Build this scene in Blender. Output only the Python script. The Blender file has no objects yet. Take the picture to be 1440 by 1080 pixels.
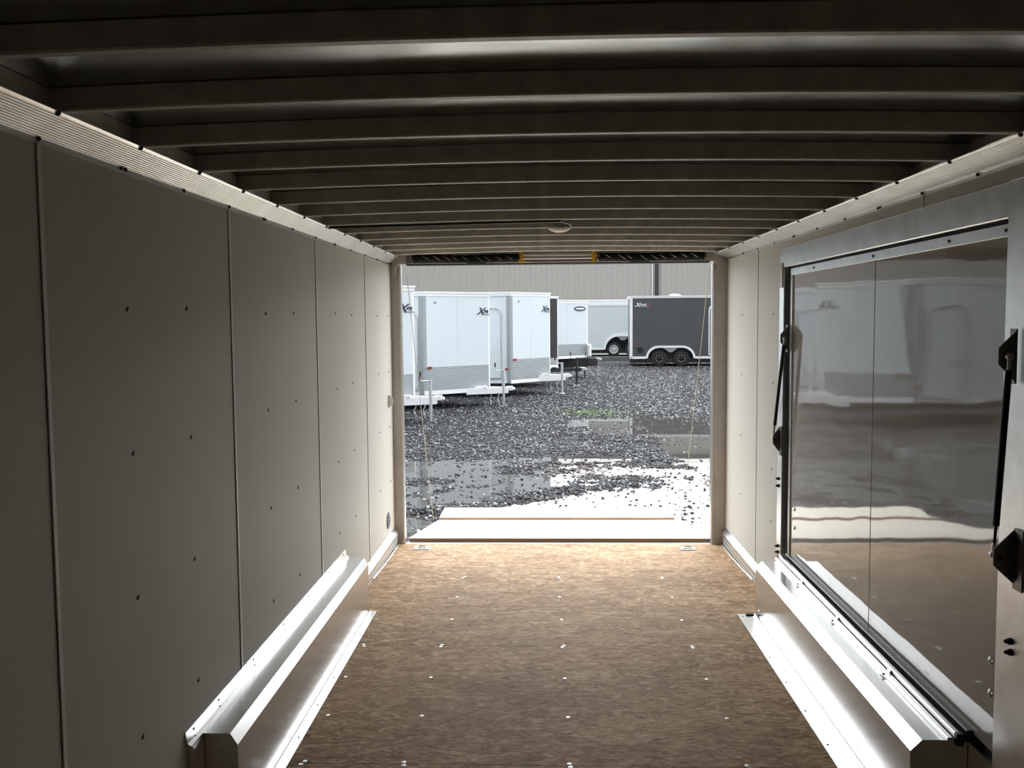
import bpy, math, random
import numpy as np
from mathutils import Vector, Matrix

random.seed(7)
np.random.seed(7)
PI = math.pi
scn = bpy.context.scene
COL = scn.collection

# ------------------------------------------------------------ camera, sky, exposure
F_PX, YAW, PITCH, ROLL = 1277.0, 0.0374, 0.0706, -0.0081
cd = bpy.data.cameras.new('camera')
cam = bpy.data.objects.new('camera', cd)
COL.objects.link(cam)
cd.sensor_fit = 'HORIZONTAL'
cd.sensor_width = 36.0
cd.lens = F_PX / 1440.0 * 36.0
cd.clip_start, cd.clip_end = 0.02, 400
fw = Vector((-math.sin(YAW)*math.cos(PITCH), math.cos(YAW)*math.cos(PITCH), -math.sin(PITCH)))
rt = Vector((math.cos(YAW), math.sin(YAW), 0))
up = rt.cross(fw)
r2 = rt*math.cos(ROLL) + up*math.sin(ROLL)
u2 = -rt*math.sin(ROLL) + up*math.cos(ROLL)
M = Matrix((r2, u2, -fw)).transposed().to_4x4()
M.translation = Vector((-0.0904, 0.0, 1.6356))
cam.matrix_world = M
scn.camera = cam

SKY_LOW, SKY_HIGH = 1.25, 6.6
W = bpy.data.worlds.new('overcast_sky')
scn.world = W
W.use_nodes = True
nt = W.node_tree
nt.nodes.clear()
o_ = nt.nodes.new('ShaderNodeOutputWorld')
bg = nt.nodes.new('ShaderNodeBackground')
tc = nt.nodes.new('ShaderNodeTexCoord')
sx = nt.nodes.new('ShaderNodeSeparateXYZ')
rp = nt.nodes.new('ShaderNodeValToRGB')
rp.color_ramp.elements[0].position = 0.0
rp.color_ramp.elements[0].color = (0.66, 0.69, 0.72, 1)
rp.color_ramp.elements[1].position = 1.0
rp.color_ramp.elements[1].color = (0.965, 1.0, 1.02, 1)
nt.links.new(tc.outputs['Generated'], sx.inputs[0])
nt.links.new(sx.outputs['Z'], rp.inputs[0])
nt.links.new(rp.outputs[0], bg.inputs[0])
# broad brightening of the cloud layer towards the hidden sun, high ahead of the doorway
dt = nt.nodes.new('ShaderNodeVectorMath'); dt.operation = 'DOT_PRODUCT'
dt.inputs[1].default_value = Vector((0.10, 1.0, 0.85)).normalized()
nt.links.new(tc.outputs['Generated'], dt.inputs[0])
mr = nt.nodes.new('ShaderNodeMapRange')
mr.interpolation_type = 'SMOOTHERSTEP'
mr.inputs['From Min'].default_value = -0.3
mr.inputs['From Max'].default_value = 1.0
mr.inputs['To Min'].default_value = SKY_LOW
mr.inputs['To Max'].default_value = SKY_HIGH
nt.links.new(dt.outputs['Value'], mr.inputs['Value'])
nt.links.new(mr.outputs[0], bg.inputs[1])
nt.links.new(bg.outputs[0], o_.inputs[0])

vs = scn.view_settings
vs.view_transform = 'Standard'
vs.look = 'None'
vs.exposure = 0.0
vs.gamma = 1.0
vs.use_curve_mapping = False
scn.display_settings.display_device = 'sRGB'

# ------------------------------------------------------------ materials
def new_mat(name):
    m = bpy.data.materials.new(name)
    m.use_nodes = True
    n = m.node_tree
    b = n.nodes['Principled BSDF']
    return m, n, b

def setp(b, **k):
    for a, v in k.items():
        b.inputs[a.replace('_', ' ')].default_value = v

def coords(n, scale=(1, 1, 1), rot=(0, 0, 0)):
    t = n.nodes.new('ShaderNodeTexCoord')
    mp = n.nodes.new('ShaderNodeMapping')
    mp.inputs['Scale'].default_value = scale
    mp.inputs['Rotation'].default_value = rot
    n.links.new(t.outputs['Object'], mp.inputs[0])
    return mp.outputs[0]

def noise(n, vec, scale=5, detail=4, rough=0.5):
    t = n.nodes.new('ShaderNodeTexNoise')
    t.inputs['Scale'].default_value = scale
    t.inputs['Detail'].default_value = detail
    t.inputs['Roughness'].default_value = rough
    n.links.new(vec, t.inputs['Vector'])
    return t.outputs['Fac']

def ramp(n, fac, stops):
    r = n.nodes.new('ShaderNodeValToRGB')
    e = r.color_ramp.elements
    while len(e) < len(stops):
        e.new(0.5)
    for el, (p, c) in zip(e, stops):
        el.position = p
        el.color = (*c, 1) if len(c) == 3 else c
    n.links.new(fac, r.inputs[0])
    return r.outputs[0]

def bump(n, b, h, strength=0.3, dist=0.002):
    bm = n.nodes.new('ShaderNodeBump')
    bm.inputs['Strength'].default_value = strength
    bm.inputs['Distance'].default_value = dist
    n.links.new(h, bm.inputs['Height'])
    n.links.new(bm.outputs[0], b.inputs['Normal'])
    return bm

def mat(name, col, rough=0.5, metal=0.0, nscale=8, var=0.12, bstr=0.0, bdist=0.002, scale=(1, 1, 1), spec=0.5, rvar=0.0):
    m, n, b = new_mat(name)
    v = coords(n, scale)
    f = noise(n, v, nscale, 5, 0.6)
    lo = tuple(max(0, c*(1-var)) for c in col)
    hi = tuple(min(1, c*(1+var)) for c in col)
    n.links.new(ramp(n, f, [(0.3, lo), (0.7, hi)]), b.inputs['Base Color'])
    setp(b, Roughness=rough, Metallic=metal)
    b.inputs['Specular IOR Level'].default_value = spec
    if rvar:
        n.links.new(ramp(n, f, [(0.3, (rough-rvar,)*3), (0.7, (rough+rvar,)*3)]), b.inputs['Roughness'])
    if bstr:
        bump(n, b, f, bstr, bdist)
    return m

M_WALL = mat('white_vinyl_panel', (0.61, 0.60, 0.55), 0.55, nscale=3, var=0.02, spec=0.3)
M_SEAM = mat('wall_seam_trim', (0.86, 0.86, 0.84), 0.4, nscale=3, var=0.02)
M_GAP = mat('dark_joint', (0.03, 0.03, 0.03), 0.8, var=0.1)
M_SHADOWLINE = mat('seam_shadow_grey', (0.14, 0.14, 0.135), 0.8, var=0.1)
M_SCREW = mat('dark_screw', (0.06, 0.06, 0.06), 0.35, 0.6)
M_BRIGHT = mat('bright_screw', (0.82, 0.82, 0.82), 0.35, 0.3)
M_ALU = mat('mill_aluminium', (0.70, 0.70, 0.70), 0.30, 1.0, nscale=6, var=0.03)
M_ALUR = mat('aluminium_trim', (0.74, 0.76, 0.77), 0.36, 1.0, nscale=10, var=0.10, rvar=0.05)
M_COVE = mat('ribbed_aluminium', (0.86, 0.86, 0.84), 0.36, 1.0, nscale=6, var=0.08)
M_BRUSH = mat('brushed_aluminium', (0.64, 0.635, 0.62), 0.22, 1.0, nscale=4, var=0.05)
M_BOW = mat('roof_bow_steel', (0.58, 0.57, 0.52), 0.5, 0.3, nscale=12, var=0.18)
M_POST = mat('rear_post_steel', (0.50, 0.465, 0.435), 0.45, 0.4, nscale=7, var=0.08)
M_BLACK = mat('black_plastic', (0.006, 0.006, 0.006), 0.45, var=0.1)
M_RUBBER = mat('black_rubber', (0.02, 0.02, 0.021), 0.7, nscale=30, var=0.2)
M_SLEEVE = mat('black_sleeve', (0.007, 0.009, 0.008), 0.75, nscale=30, var=0.2, spec=0.2)
M_YELLOW = mat('yellow_paint', (0.75, 0.42, 0.02), 0.45, nscale=10, var=0.1)
M_DARKSTEEL = mat('dark_steel_plate', (0.10, 0.10, 0.095), 0.38, 0.7, nscale=10, var=0.15)
M_PLATE = mat('bracket_steel_plate', (0.22, 0.215, 0.20), 0.4, 0.7, nscale=10, var=0.12)
M_SILVER = mat('silver_bolt', (0.6, 0.6, 0.6), 0.3, 1.0)
M_LENS = mat('light_lens', (0.80, 0.76, 0.68), 0.35, nscale=5, var=0.02)
M_RED = mat('red_lens', (0.30, 0.035, 0.015), 0.3, var=0.1)
M_WPAINT = mat('white_trailer_skin', (0.66, 0.72, 0.76), 0.35, nscale=2, var=0.015)
M_WTRIM = mat('white_trim', (0.88, 0.89, 0.89), 0.4, nscale=3, var=0.02)
M_CHAR = mat('charcoal_trailer_skin', (0.075, 0.078, 0.082), 0.32, nscale=2, var=0.04)
M_DARKSKIN = mat('dark_trailer_skin', (0.035, 0.035, 0.035), 0.6, nscale=2, var=0.04, spec=0.15)
M_TONGUE = mat('white_tongue_paint', (0.84, 0.85, 0.88), 0.45, nscale=4, var=0.03)
M_BFRAME = mat('black_frame_paint', (0.015, 0.016, 0.018), 0.5, var=0.1)
M_GALV = mat('galvanised_tube', (0.55, 0.58, 0.58), 0.4, 0.6, nscale=15, var=0.1)
M_RIM = mat('silver_rim_paint', (0.62, 0.64, 0.65), 0.4, 0.1)
M_BLDG = mat('ribbed_wall_paint', (0.42, 0.41, 0.38), 0.6, nscale=1.5, var=0.04)
M_SPOUT = mat('dark_downspout', (0.045, 0.04, 0.038), 0.5, var=0.1)
M_CONC = mat('concrete', (0.13, 0.13, 0.13), 0.8, nscale=4, var=0.2, bstr=0.3)
M_NAVY = mat('navy_lettering', (0.012, 0.015, 0.045), 0.4, var=0.05)
M_WLET = mat('white_lettering', (0.85, 0.85, 0.86), 0.4, var=0.02)
M_REDLET = mat('red_lettering', (0.55, 0.03, 0.02), 0.4, var=0.02)
M_ROPE = mat('steel_cable', (0.42, 0.38, 0.30), 0.5, 0.4)
M_PLY_EDGE = mat('plywood_edge', (0.36, 0.20, 0.11), 0.7, nscale=30, var=0.35, scale=(0.1, 1, 8))
M_RAMP = mat('ramp_plywood', (0.72, 0.66, 0.55), 0.5, nscale=12, var=0.10, scale=(0.2, 1, 1))
M_GRASS = mat('weed_green', (0.16, 0.30, 0.06), 0.6, var=0.3)
M_LEAF = mat('brown_leaf', (0.07, 0.028, 0.018), 0.6, var=0.3)
M_VENT = mat('vent_grey_plastic', (0.10, 0.105, 0.11), 0.5, var=0.1)
M_DECALBLUE = mat('dark_blue_decal', (0.04, 0.05, 0.10), 0.4, var=0.1)

def roof_mat():
    m, n, b = new_mat('roof_sheet_aluminium')
    v = coords(n, (0.6, 1.3, 1))
    f = noise(n, v, 2.2, 2, 0.4)
    f2 = noise(n, coords(n, (0.3, 4, 1)), 8, 5, 0.6)
    n.links.new(ramp(n, f2, [(0.3, (0.42, 0.44, 0.44)), (0.7, (0.52, 0.54, 0.54))]), b.inputs['Base Color'])
    setp(b, Roughness=0.22, Metallic=1.0)
    bump(n, b, f, 0.5, 0.02)
    return m
M_ROOF = roof_mat()

def gloss_panel_mat():
    m, n, b = new_mat('glossy_door_panel')
    v = coords(n, (1, 1, 1))
    f = noise(n, coords(n, (1, 1.3, 1.2)), 1.9, 1.5, 0.4)
    f2 = noise(n, v, 30, 2, 0.5)
    n.links.new(ramp(n, f2, [(0.3, (0.42, 0.405, 0.375)), (0.7, (0.44, 0.425, 0.395))]), b.inputs['Base Color'])
    setp(b, Roughness=0.04)
    b.inputs['Specular IOR Level'].default_value = 0.85
    bump(n, b, f, 0.16, 0.02)
    return m
M_GLOSS = gloss_panel_mat()

def diamond_mat(name, col, s=40.0, metal=0.9):
    m, n, b = new_mat(name)
    t = n.nodes.new('ShaderNodeTexCoord')
    sp = n.nodes.new('ShaderNodeSeparateXYZ')
    n.links.new(t.outputs['Object'], sp.inputs[0])
    def mth(op, a, bb):
        k = n.nodes.new('ShaderNodeMath')
        k.operation = op
        for i, q in enumerate((a, bb)):
            if isinstance(q, (int, float)):
                k.inputs[i].default_value = q
            elif q is not None:
                n.links.new(q, k.inputs[i])
        return k.outputs[0]
    xy = mth('ADD', sp.outputs['X'], sp.outputs['Y'])
    a = mth('SINE', mth('MULTIPLY', mth('ADD', xy, sp.outputs['Z']), s), None)
    c = mth('SINE', mth('MULTIPLY', mth('SUBTRACT', xy, sp.outputs['Z']), s), None)
    h = mth('MULTIPLY', a, c)
    lo = tuple(x*0.62 for x in col)
    n.links.new(ramp(n, h, [(0.25, lo), (0.5, col)]), b.inputs['Base Color'])
    setp(b, Roughness=0.35, Metallic=metal)
    bump(n, b, h, 0.8, 0.004)
    return m
M_DIAM = diamond_mat('diamond_plate', (0.50, 0.54, 0.56), 118.0, 0.6)
M_DIAMIN = diamond_mat('diamond_plate_inside', (0.75, 0.75, 0.73), 130.0, 0.9)

def osb_mat():
    m, n, b = new_mat('pressed_wood_floor')
    # small flakes lying in many directions, long side across the trailer
    def flakes(scale, rotz, sc):
        v = coords(n, scale, (0, 0, rotz))
        d = n.nodes.new('ShaderNodeVectorMath')
        d.operation = 'MULTIPLY_ADD'
        nn = n.nodes.new('ShaderNodeTexNoise')
        nn.inputs['Scale'].default_value = 6
        n.links.new(v, nn.inputs['Vector'])
        d.inputs[1].default_value = (0.5, 0.5, 0.5)
        n.links.new(nn.outputs['Color'], d.inputs[0])
        n.links.new(v, d.inputs[2])
        vo = n.nodes.new('ShaderNodeTexVoronoi')
        vo.inputs['Scale'].default_value = sc
        n.links.new(d.outputs[0], vo.inputs['Vector'])
        s = n.nodes.new('ShaderNodeSeparateColor')
        n.links.new(vo.outputs['Color'], s.inputs[0])
        return s.outputs[0]
    a = flakes((0.5, 1.4, 1), 0.15, 22)
    c = flakes((0.7, 1.5, 1), -0.4, 34)
    g = noise(n, coords(n, (0.7, 2.2, 1)), 38, 6, 0.75)
    big = noise(n, coords(n, (0.6, 1, 1)), 2.2, 5, 0.6)
    ca = ramp(n, a, [(0.0, (0.27, 0.145, 0.07)), (0.3, (0.44, 0.28, 0.155)), (0.7, (0.58, 0.395, 0.235)), (1.0, (0.80, 0.61, 0.40))])
    cc = ramp(n, c, [(0.0, (0.22, 0.11, 0.05)), (0.5, (0.46, 0.295, 0.165)), (1.0, (0.70, 0.50, 0.31))])
    def mix(f, x, y, mode='MIX'):
        k = n.nodes.new('ShaderNodeMix')
        k.data_type = 'RGBA'
        k.blend_type = mode
        if isinstance(f, float):
            k.inputs['Factor'].default_value = f
        else:
            n.links.new(f, k.inputs['Factor'])
        n.links.new(x, k.inputs[6])
        n.links.new(y, k.inputs[7])
        return k.outputs[2]
    col = mix(0.5, ca, cc)
    col = mix(0.85, col, ramp(n, g, [(0.36, (0.38, 0.34, 0.31)), (0.52, (1.0, 1.0, 1.0)), (0.70, (1.3, 1.28, 1.25))]), 'MULTIPLY')
    col = mix(0.8, col, ramp(n, big, [(0.3, (0.72, 0.70, 0.70)), (0.65, (1.12, 1.12, 1.12))]), 'MULTIPLY')
    n.links.new(col, b.inputs['Base Color'])
    setp(b, Roughness=0.7)
    b.inputs['Specular IOR Level'].default_value = 0.2
    bump(n, b, g, 0.35, 0.002)
    return m
M_OSB = osb_mat()

def ground_mat():
    m, n, b = new_mat('wet_gravel_ground')
    v = coords(n)
    vo = n.nodes.new('ShaderNodeTexVoronoi')
    vo.inputs['Scale'].default_value = 22
    n.links.new(v, vo.inputs['Vector'])
    s = n.nodes.new('ShaderNodeSeparateColor')
    n.links.new(vo.outputs['Color'], s.inputs[0])
    col = ramp(n, s.outputs[0], [(0.0, (0.012, 0.012, 0.012)), (0.5, (0.028, 0.028, 0.03)), (0.85, (0.07, 0.07, 0.07)), (1.0, (0.34, 0.34, 0.35))])
    f = noise(n, v, 0.8, 4, 0.6)
    k = n.nodes.new('ShaderNodeMix')
    k.data_type = 'RGBA'
    k.blend_type = 'MULTIPLY'
    k.inputs['Factor'].default_value = 1.0
    n.links.new(col, k.inputs[6])
    n.links.new(ramp(n, f, [(0.3, (0.7, 0.68, 0.66)), (0.7, (1.2, 1.2, 1.2))]), k.inputs[7])
    n.links.new(k.outputs[2], b.inputs['Base Color'])
    setp(b, Roughness=0.6)
    b.inputs['Specular IOR Level'].default_value = 0.3
    bump(n, b, vo.outputs['Distance'], 0.9, 0.03).invert = True
    return m
M_GROUND = ground_mat()

def stone_mat():
    m, n, b = new_mat('wet_crushed_stone')
    at = n.nodes.new('ShaderNodeAttribute')
    at.attribute_name = 'tone'
    n.links.new(ramp(n, at.outputs['Fac'], [(0.0, (0.008, 0.008, 0.009)), (0.5, (0.024, 0.024, 0.026)), (0.85, (0.06, 0.06, 0.064)), (1.0, (0.35, 0.35, 0.36))]), b.inputs['Base Color'])
    setp(b, Roughness=0.5)
    b.inputs['Specular IOR Level'].default_value = 0.2
    return m
M_STONE = stone_mat()

def water_mat():
    m, n, b = new_mat('puddle_water')
    setp(b, Roughness=0.01)
    b.inputs['Base Color'].default_value = (0.05, 0.047, 0.042, 1)
    b.inputs['IOR'].default_value = 1.33
    f = noise(n, coords(n), 1.5, 2, 0.5)
    bump(n, b, f, 0.02, 0.01)
    return m
M_WATER = water_mat()

# ------------------------------------------------------------ mesh helpers
class MB:
    def __init__(s):
        s.v, s.f = [], []
    def add(s, vs_, fs_):
        k = len(s.v)
        s.v += [tuple(p) for p in vs_]
        s.f += [tuple(i+k for i in f) for f in fs_]
        return s
    def box(s, x0, x1, y0, y1, z0, z1, M=None):
        p = [(x0, y0, z0), (x1, y0, z0), (x1, y1, z0), (x0, y1, z0), (x0, y0, z1), (x1, y0, z1), (x1, y1, z1), (x0, y1, z1)]
        if M is not None:
            p = [tuple(M @ Vector(q)) for q in p]
        return s.add(p, [(3, 2, 1, 0), (4, 5, 6, 7), (0, 1, 5, 4), (1, 2, 6, 5), (2, 3, 7, 6), (3, 0, 4, 7)])
    def rbox(s, x0, x1, y0, y1, z0, z1, c=0.003):
        # box with chamfered edges (24 corners)
        x = sorted((x0, x1)); y = sorted((y0, y1)); z = sorted((z0, z1))
        vs_ = []; idx = {}
        for i in (0, 1):
            for j in (0, 1):
                for k in (0, 1):
                    sx_, sy_, sz_ = (1-2*i), (1-2*j), (1-2*k)
                    P = (x[i], y[j], z[k])
                    idx[(i, j, k)] = len(vs_)
                    vs_.append((P[0], P[1]+sy_*c, P[2]+sz_*c))
                    vs_.append((P[0]+sx_*c, P[1], P[2]+sz_*c))
                    vs_.append((P[0]+sx_*c, P[1]+sy_*c, P[2]))
        g = lambda i, j, k, a: idx[(i, j, k)]+a
        f = []
        for i in (0, 1):
            q = [g(i, 0, 0, 0), g(i, 1, 0, 0), g(i, 1, 1, 0), g(i, 0, 1, 0)]
            f.append(q if i else q[::-1])
            q = [g(0, i, 0, 1), g(0, i, 1, 1), g(1, i, 1, 1), g(1, i, 0, 1)]
            f.append(q if i else q[::-1])
            q = [g(0, 0, i, 2), g(1, 0, i, 2), g(1, 1, i, 2), g(0, 1, i, 2)]
            f.append(q if i else q[::-1])
        for i in (0, 1):
            for j in (0, 1):
                f.append([g(i, j, 0, 0), g(i, j, 1, 0), g(i, j, 1, 1), g(i, j, 0, 1)])
                f.append([g(i, 0, j, 0), g(i, 1, j, 0), g(i, 1, j, 2), g(i, 0, j, 2)])
                f.append([g(0, i, j, 1), g(1, i, j, 1), g(1, i, j, 2), g(0, i, j, 2)])
        for i in (0, 1):
            for j in (0, 1):
                for k in (0, 1):
                    f.append([g(i, j, k, 0), g(i, j, k, 1), g(i, j, k, 2)])
        return s.add(vs_, f)
    def prism(s, poly, a0, a1, axis='y'):
        # poly: 2D outline in the plane normal to axis; y: (x,z)  x: (y,z)  z: (x,y)
        mk = {'y': lambda p, a: (p[0], a, p[1]), 'x': lambda p, a: (a, p[0], p[1]), 'z': lambda p, a: (p[0], p[1], a)}[axis]
        n = len(poly)
        vs_ = [mk(p, a0) for p in poly]+[mk(p, a1) for p in poly]
        f = [tuple(range(n))[::-1], tuple(range(n, 2*n))]
        f += [(i, (i+1) % n, (i+1) % n+n, i+n) for i in range(n)]
        return s.add(vs_, f)
    def tube(s, pts, r, n=10, caps=True):
        pts = [Vector(p) for p in pts]
        rs = r if isinstance(r, (list, tuple)) else [r]*len(pts)
        rings = []
        prev = None
        for i, p in enumerate(pts):
            t = (pts[min(i+1, len(pts)-1)]-pts[max(i-1, 0)]).normalized()
            if prev is None:
                a = Vector((0, 0, 1)) if abs(t.z) < 0.9 else Vector((1, 0, 0))
            else:
                a = prev
            a = (a-t*a.dot(t)).normalized()
            prev = a
            b = t.cross(a)
            rings.append([p+(a*math.cos(2*PI*k/n)+b*math.sin(2*PI*k/n))*rs[i] for k in range(n)])
        vs_ = [q for R_ in rings for q in R_]
        f = []
        for i in range(len(pts)-1):
            for k in range(n):
                f.append((i*n+k, i*n+(k+1) % n, (i+1)*n+(k+1) % n, (i+1)*n+k))
        if caps:
            f.append(tuple(range(n))[::-1])
            f.append(tuple(range((len(pts)-1)*n, len(pts)*n)))
        return s.add(vs_, f)
    def lathe(s, prof, c, axis, n=16, caps=True):
        # prof: list of (distance along axis, radius)
        c = Vector(c); t = Vector(axis).normalized()
        pts = [c+t*d for d, r in prof]
        a = Vector((0, 0, 1)) if abs(t.z) < 0.9 else Vector((1, 0, 0))
        a = (a-t*a.dot(t)).normalized(); b = t.cross(a)
        vs_ = [p+(a*math.cos(2*PI*k/n)+b*math.sin(2*PI*k/n))*max(r, 1e-5) for p, (d, r) in zip(pts, prof) for k in range(n)]
        f = []
        for i in range(len(prof)-1):
            for k in range(n):
                f.append((i*n+k, i*n+(k+1) % n, (i+1)*n+(k+1) % n, (i+1)*n+k))
        if caps:
            f.append(tuple(range(n))[::-1]); f.append(tuple(range((len(prof)-1)*n, len(prof)*n)))
        return s.add(vs_, f)
    def build(s, name, m, parent=None, smooth=False, **tags):
        me = bpy.data.meshes.new(name)
        me.from_pydata(s.v, [], s.f)
        me.validate()
        me.materials.append(m)
        if smooth:
            me.polygons.foreach_set('use_smooth', [True]*len(me.polygons))
            try:
                me.set_sharp_from_angle(angle=math.radians(40))
            except Exception:
                pass
        o = bpy.data.objects.new(name, me)
        COL.objects.link(o)
        if parent is not None:
            o.parent = parent
        for k, v in tags.items():
            o[k] = v
        import bmesh as _b
        bm = _b.new(); bm.from_mesh(me)
        _b.ops.recalc_face_normals(bm, faces=bm.faces)
        bm.to_mesh(me); bm.free()
        return o

def empty(name, loc=(0, 0, 0), rz=0.0, **tags):
    o = bpy.data.objects.new(name, None)
    COL.objects.link(o)
    o.location = loc
    o.rotation_euler = (0, 0, rz)
    o.empty_display_size = 0.1
    for k, v in tags.items():
        o[k] = v
    return o

def text_obj(body, size, m, parent, name='lettering', shear=0.3, extrude=0.004, bold=0.0, sx_=1.0):
    cu = bpy.data.curves.new('t', 'FONT')
    cu.body = body; cu.size = size; cu.shear = shear; cu.extrude = extrude; cu.offset = bold
    cu.resolution_u = 3
    t = bpy.data.objects.new('t', cu)
    COL.objects.link(t)
    dg = bpy.context.evaluated_depsgraph_get()
    me = bpy.data.meshes.new_from_object(t.evaluated_get(dg))
    bpy.data.objects.remove(t)
    if sx_ != 1.0:
        for v in me.vertices:
            v.co.x *= sx_
    me.materials.clear(); me.materials.append(m)
    o = bpy.data.objects.new(name, me)
    COL.objects.link(o)
    o.parent = parent
    return o

# ============================================================ SETTING: trailer interior
HX = 1.22
D = 6.65
Y0 = -3.4
STEP = 0.40667
S1 = 2.014
ZB = 2.100     # underside of bows at the sides
ZR = 2.052     # bottom of the cove on the wall
def crown(x):
    return 0.018*(1-(x/1.15)**2)

# --- walls
wl = MB().box(-HX-0.05, -HX-0.012, Y0, D+0.02, -0.1, 2.2).build('wall_left', M_ALUR, kind='structure', label='left trailer wall of white panels with thin seam trims')
wr = MB().box(HX+0.012, HX+0.05, Y0, 2.44, -0.1, 2.2).box(HX+0.012, HX+0.05, 5.14, D+0.02, -0.1, 2.2).box(HX+0.012, HX+0.05, 2.44, 5.14, 1.99, 2.2).box(HX+0.012, HX+0.05, 2.44, 5.14, -0.1, 0.30)
wr = wr.build('wall_right', M_ALUR, kind='structure', label='right trailer wall with a wide side door')
def wall_panel(parent, side, y0, y1, z0, z1, name='wall_panel'):
    g = 0.0015
    xs = (side*HX, side*(HX+0.012))
    return MB().rbox(xs[0], xs[1], y0+g, y1-g, z0, z1, 0.001).build(name, M_WALL, parent)
ys = [Y0]+[S1+1.22*k for k in range(-4, 4)]+[D]
ys = sorted(y for y in ys if y >= Y0)
for a, b_ in zip(ys[:-1], ys[1:]):
    wall_panel(wl, -1, a, b_, 0.0, 2.10)
    MB().rbox(-HX, -HX+0.004, b_-0.007, b_+0.009, 0.05, 2.06, 0.001).build('seam_trim', M_SEAM, wl) if b_ < D else None
    if b_ < D:
        MB().box(-HX, -HX+0.0012, b_-0.0085, b_-0.0070, 0.05, 2.06).build('seam_shadow_gap', M_SHADOWLINE, wl)  # thin grey strip paints the shadow line beside each seam trim
for a, b_, z0 in [(Y0, -1.646, 0), (-1.646, -0.426, 0), (-0.426, 0.794, 0), (0.794, S1, 0), (S1, 2.45, 0), (2.45, 3.234, 2.0), (3.234, 5.14, 2.0), (5.14, 5.674, 0), (5.674, D, 0)]:
    wall_panel(wr, 1, a, b_, z0, 2.10)
for y in (3.234,):
    MB().rbox(HX, HX-0.003, y-0.004, y+0.004, 2.005, 2.09, 0.001).build('seam_trim', M_SEAM, wr)
MB().box(HX, HX-0.0015, 5.670, 5.676, 0.05, 2.09).build('seam_shadow_gap', M_GAP, wr)
# screws in the wall panels
def screw_lobes(mb, side, y, z, r=0.006):
    x = side*HX
    mb.lathe([(0, r), (0.0025, r*0.9), (0.004, r*0.3)], (x, y, z), (-side, 0, 0), 7)
    mb.lathe([(0, r*0.5), (0.002, r*0.4)], (x, y+0.9*r, z+r), (-side, 0, 0), 5)
mb = MB()
for k in range(-3, 5):
    for q in (1, 2):
        y = S1+1.22*(k-1)+STEP*q
        for z in (1.672, 1.273, 0.876, 0.480, 0.10):
            if Y0 < y < D-0.1 and not (z < 0.39 and y < 5):
                screw_lobes(mb, -1, y+random.uniform(-.004, .004), z+random.uniform(-.006, .006))
mb.build('screws', M_SCREW, wl, kind='stuff')
mb = MB()
for y in (5.285, 6.12):
    for z in (1.655, 1.258, 0.85 if y > 6 else 0.755, 0.448):
        screw_lobes(mb, 1, y, z, 0.005)
for y in (0.0, 0.4, 1.2, 1.6):
    for z in (1.655, 1.258, 0.85, 0.448):
        screw_lobes(mb, 1, y, z, 0.005)
mb.build('screws', M_SCREW, wr, kind='stuff')

# front wall behind the camera
MB().box(-HX-0.05, HX+0.05, Y0-0.04, Y0, -0.1, 2.2).build('wall_front', M_WALL, kind='structure', label='closed front wall of the trailer')

# --- floor
fl = MB().box(-HX-0.05, HX+0.05, Y0-0.04, 5.674, -0.10, -0.019).build('floor', M_ALUR, kind='structure', label='brown pressed-wood trailer floor')
seams = [Y0, -2.866, -1.646, -0.426, 0.794, 2.014, 3.234, 4.454, 5.674]
for a, b_ in zip(seams[:-1], seams[1:]):
    MB().rbox(-HX, HX, a+0.0008, b_-0.0008, -0.019, 0.0, 0.0008).build('floor_panel', M_OSB, fl)
# last panel slopes down to the sill
ZS = -0.024
p = [(5.6752, -0.019), (5.6752, 0.0), (D-0.02, ZS), (D-0.02, ZS-0.019)]
MB().prism(p, -HX, HX, 'x').build('floor_panel', M_OSB, fl)
MB().box(-HX, HX, 5.674, D-0.02, -0.11, -0.05).build('subfloor', M_ALUR, fl)
MB().rbox(-1.14, 1.14, D-0.02, 6.695, ZS-0.08, ZS+0.001, 0.002).build('sill_strip', M_ALU, fl)
mb = MB()
for i in range(0, 13):
    y = 5.674-STEP*i
    cols = [-0.62, -0.012, 0.64] + ([-1.02] if 1 < i < 9 else [])
    for cx in cols:
        dub = (i % 3 == 0)
        for dy in ((-0.012, 0.012) if dub else (0,)):
            if cx == -1.02 and i > 4:
                cxx = -1.0
            else:
                cxx = cx
            mb.lathe([(0, 0.0095), (0.0014, 0.009), (0.002, 0.003)], (cxx+random.uniform(-.008, .008), y+dy+(0.0 if dub else 0), 0.0), (0, 0, 1), 8)
mb.build('floor_screws', M_BRIGHT, fl, kind='stuff')

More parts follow.
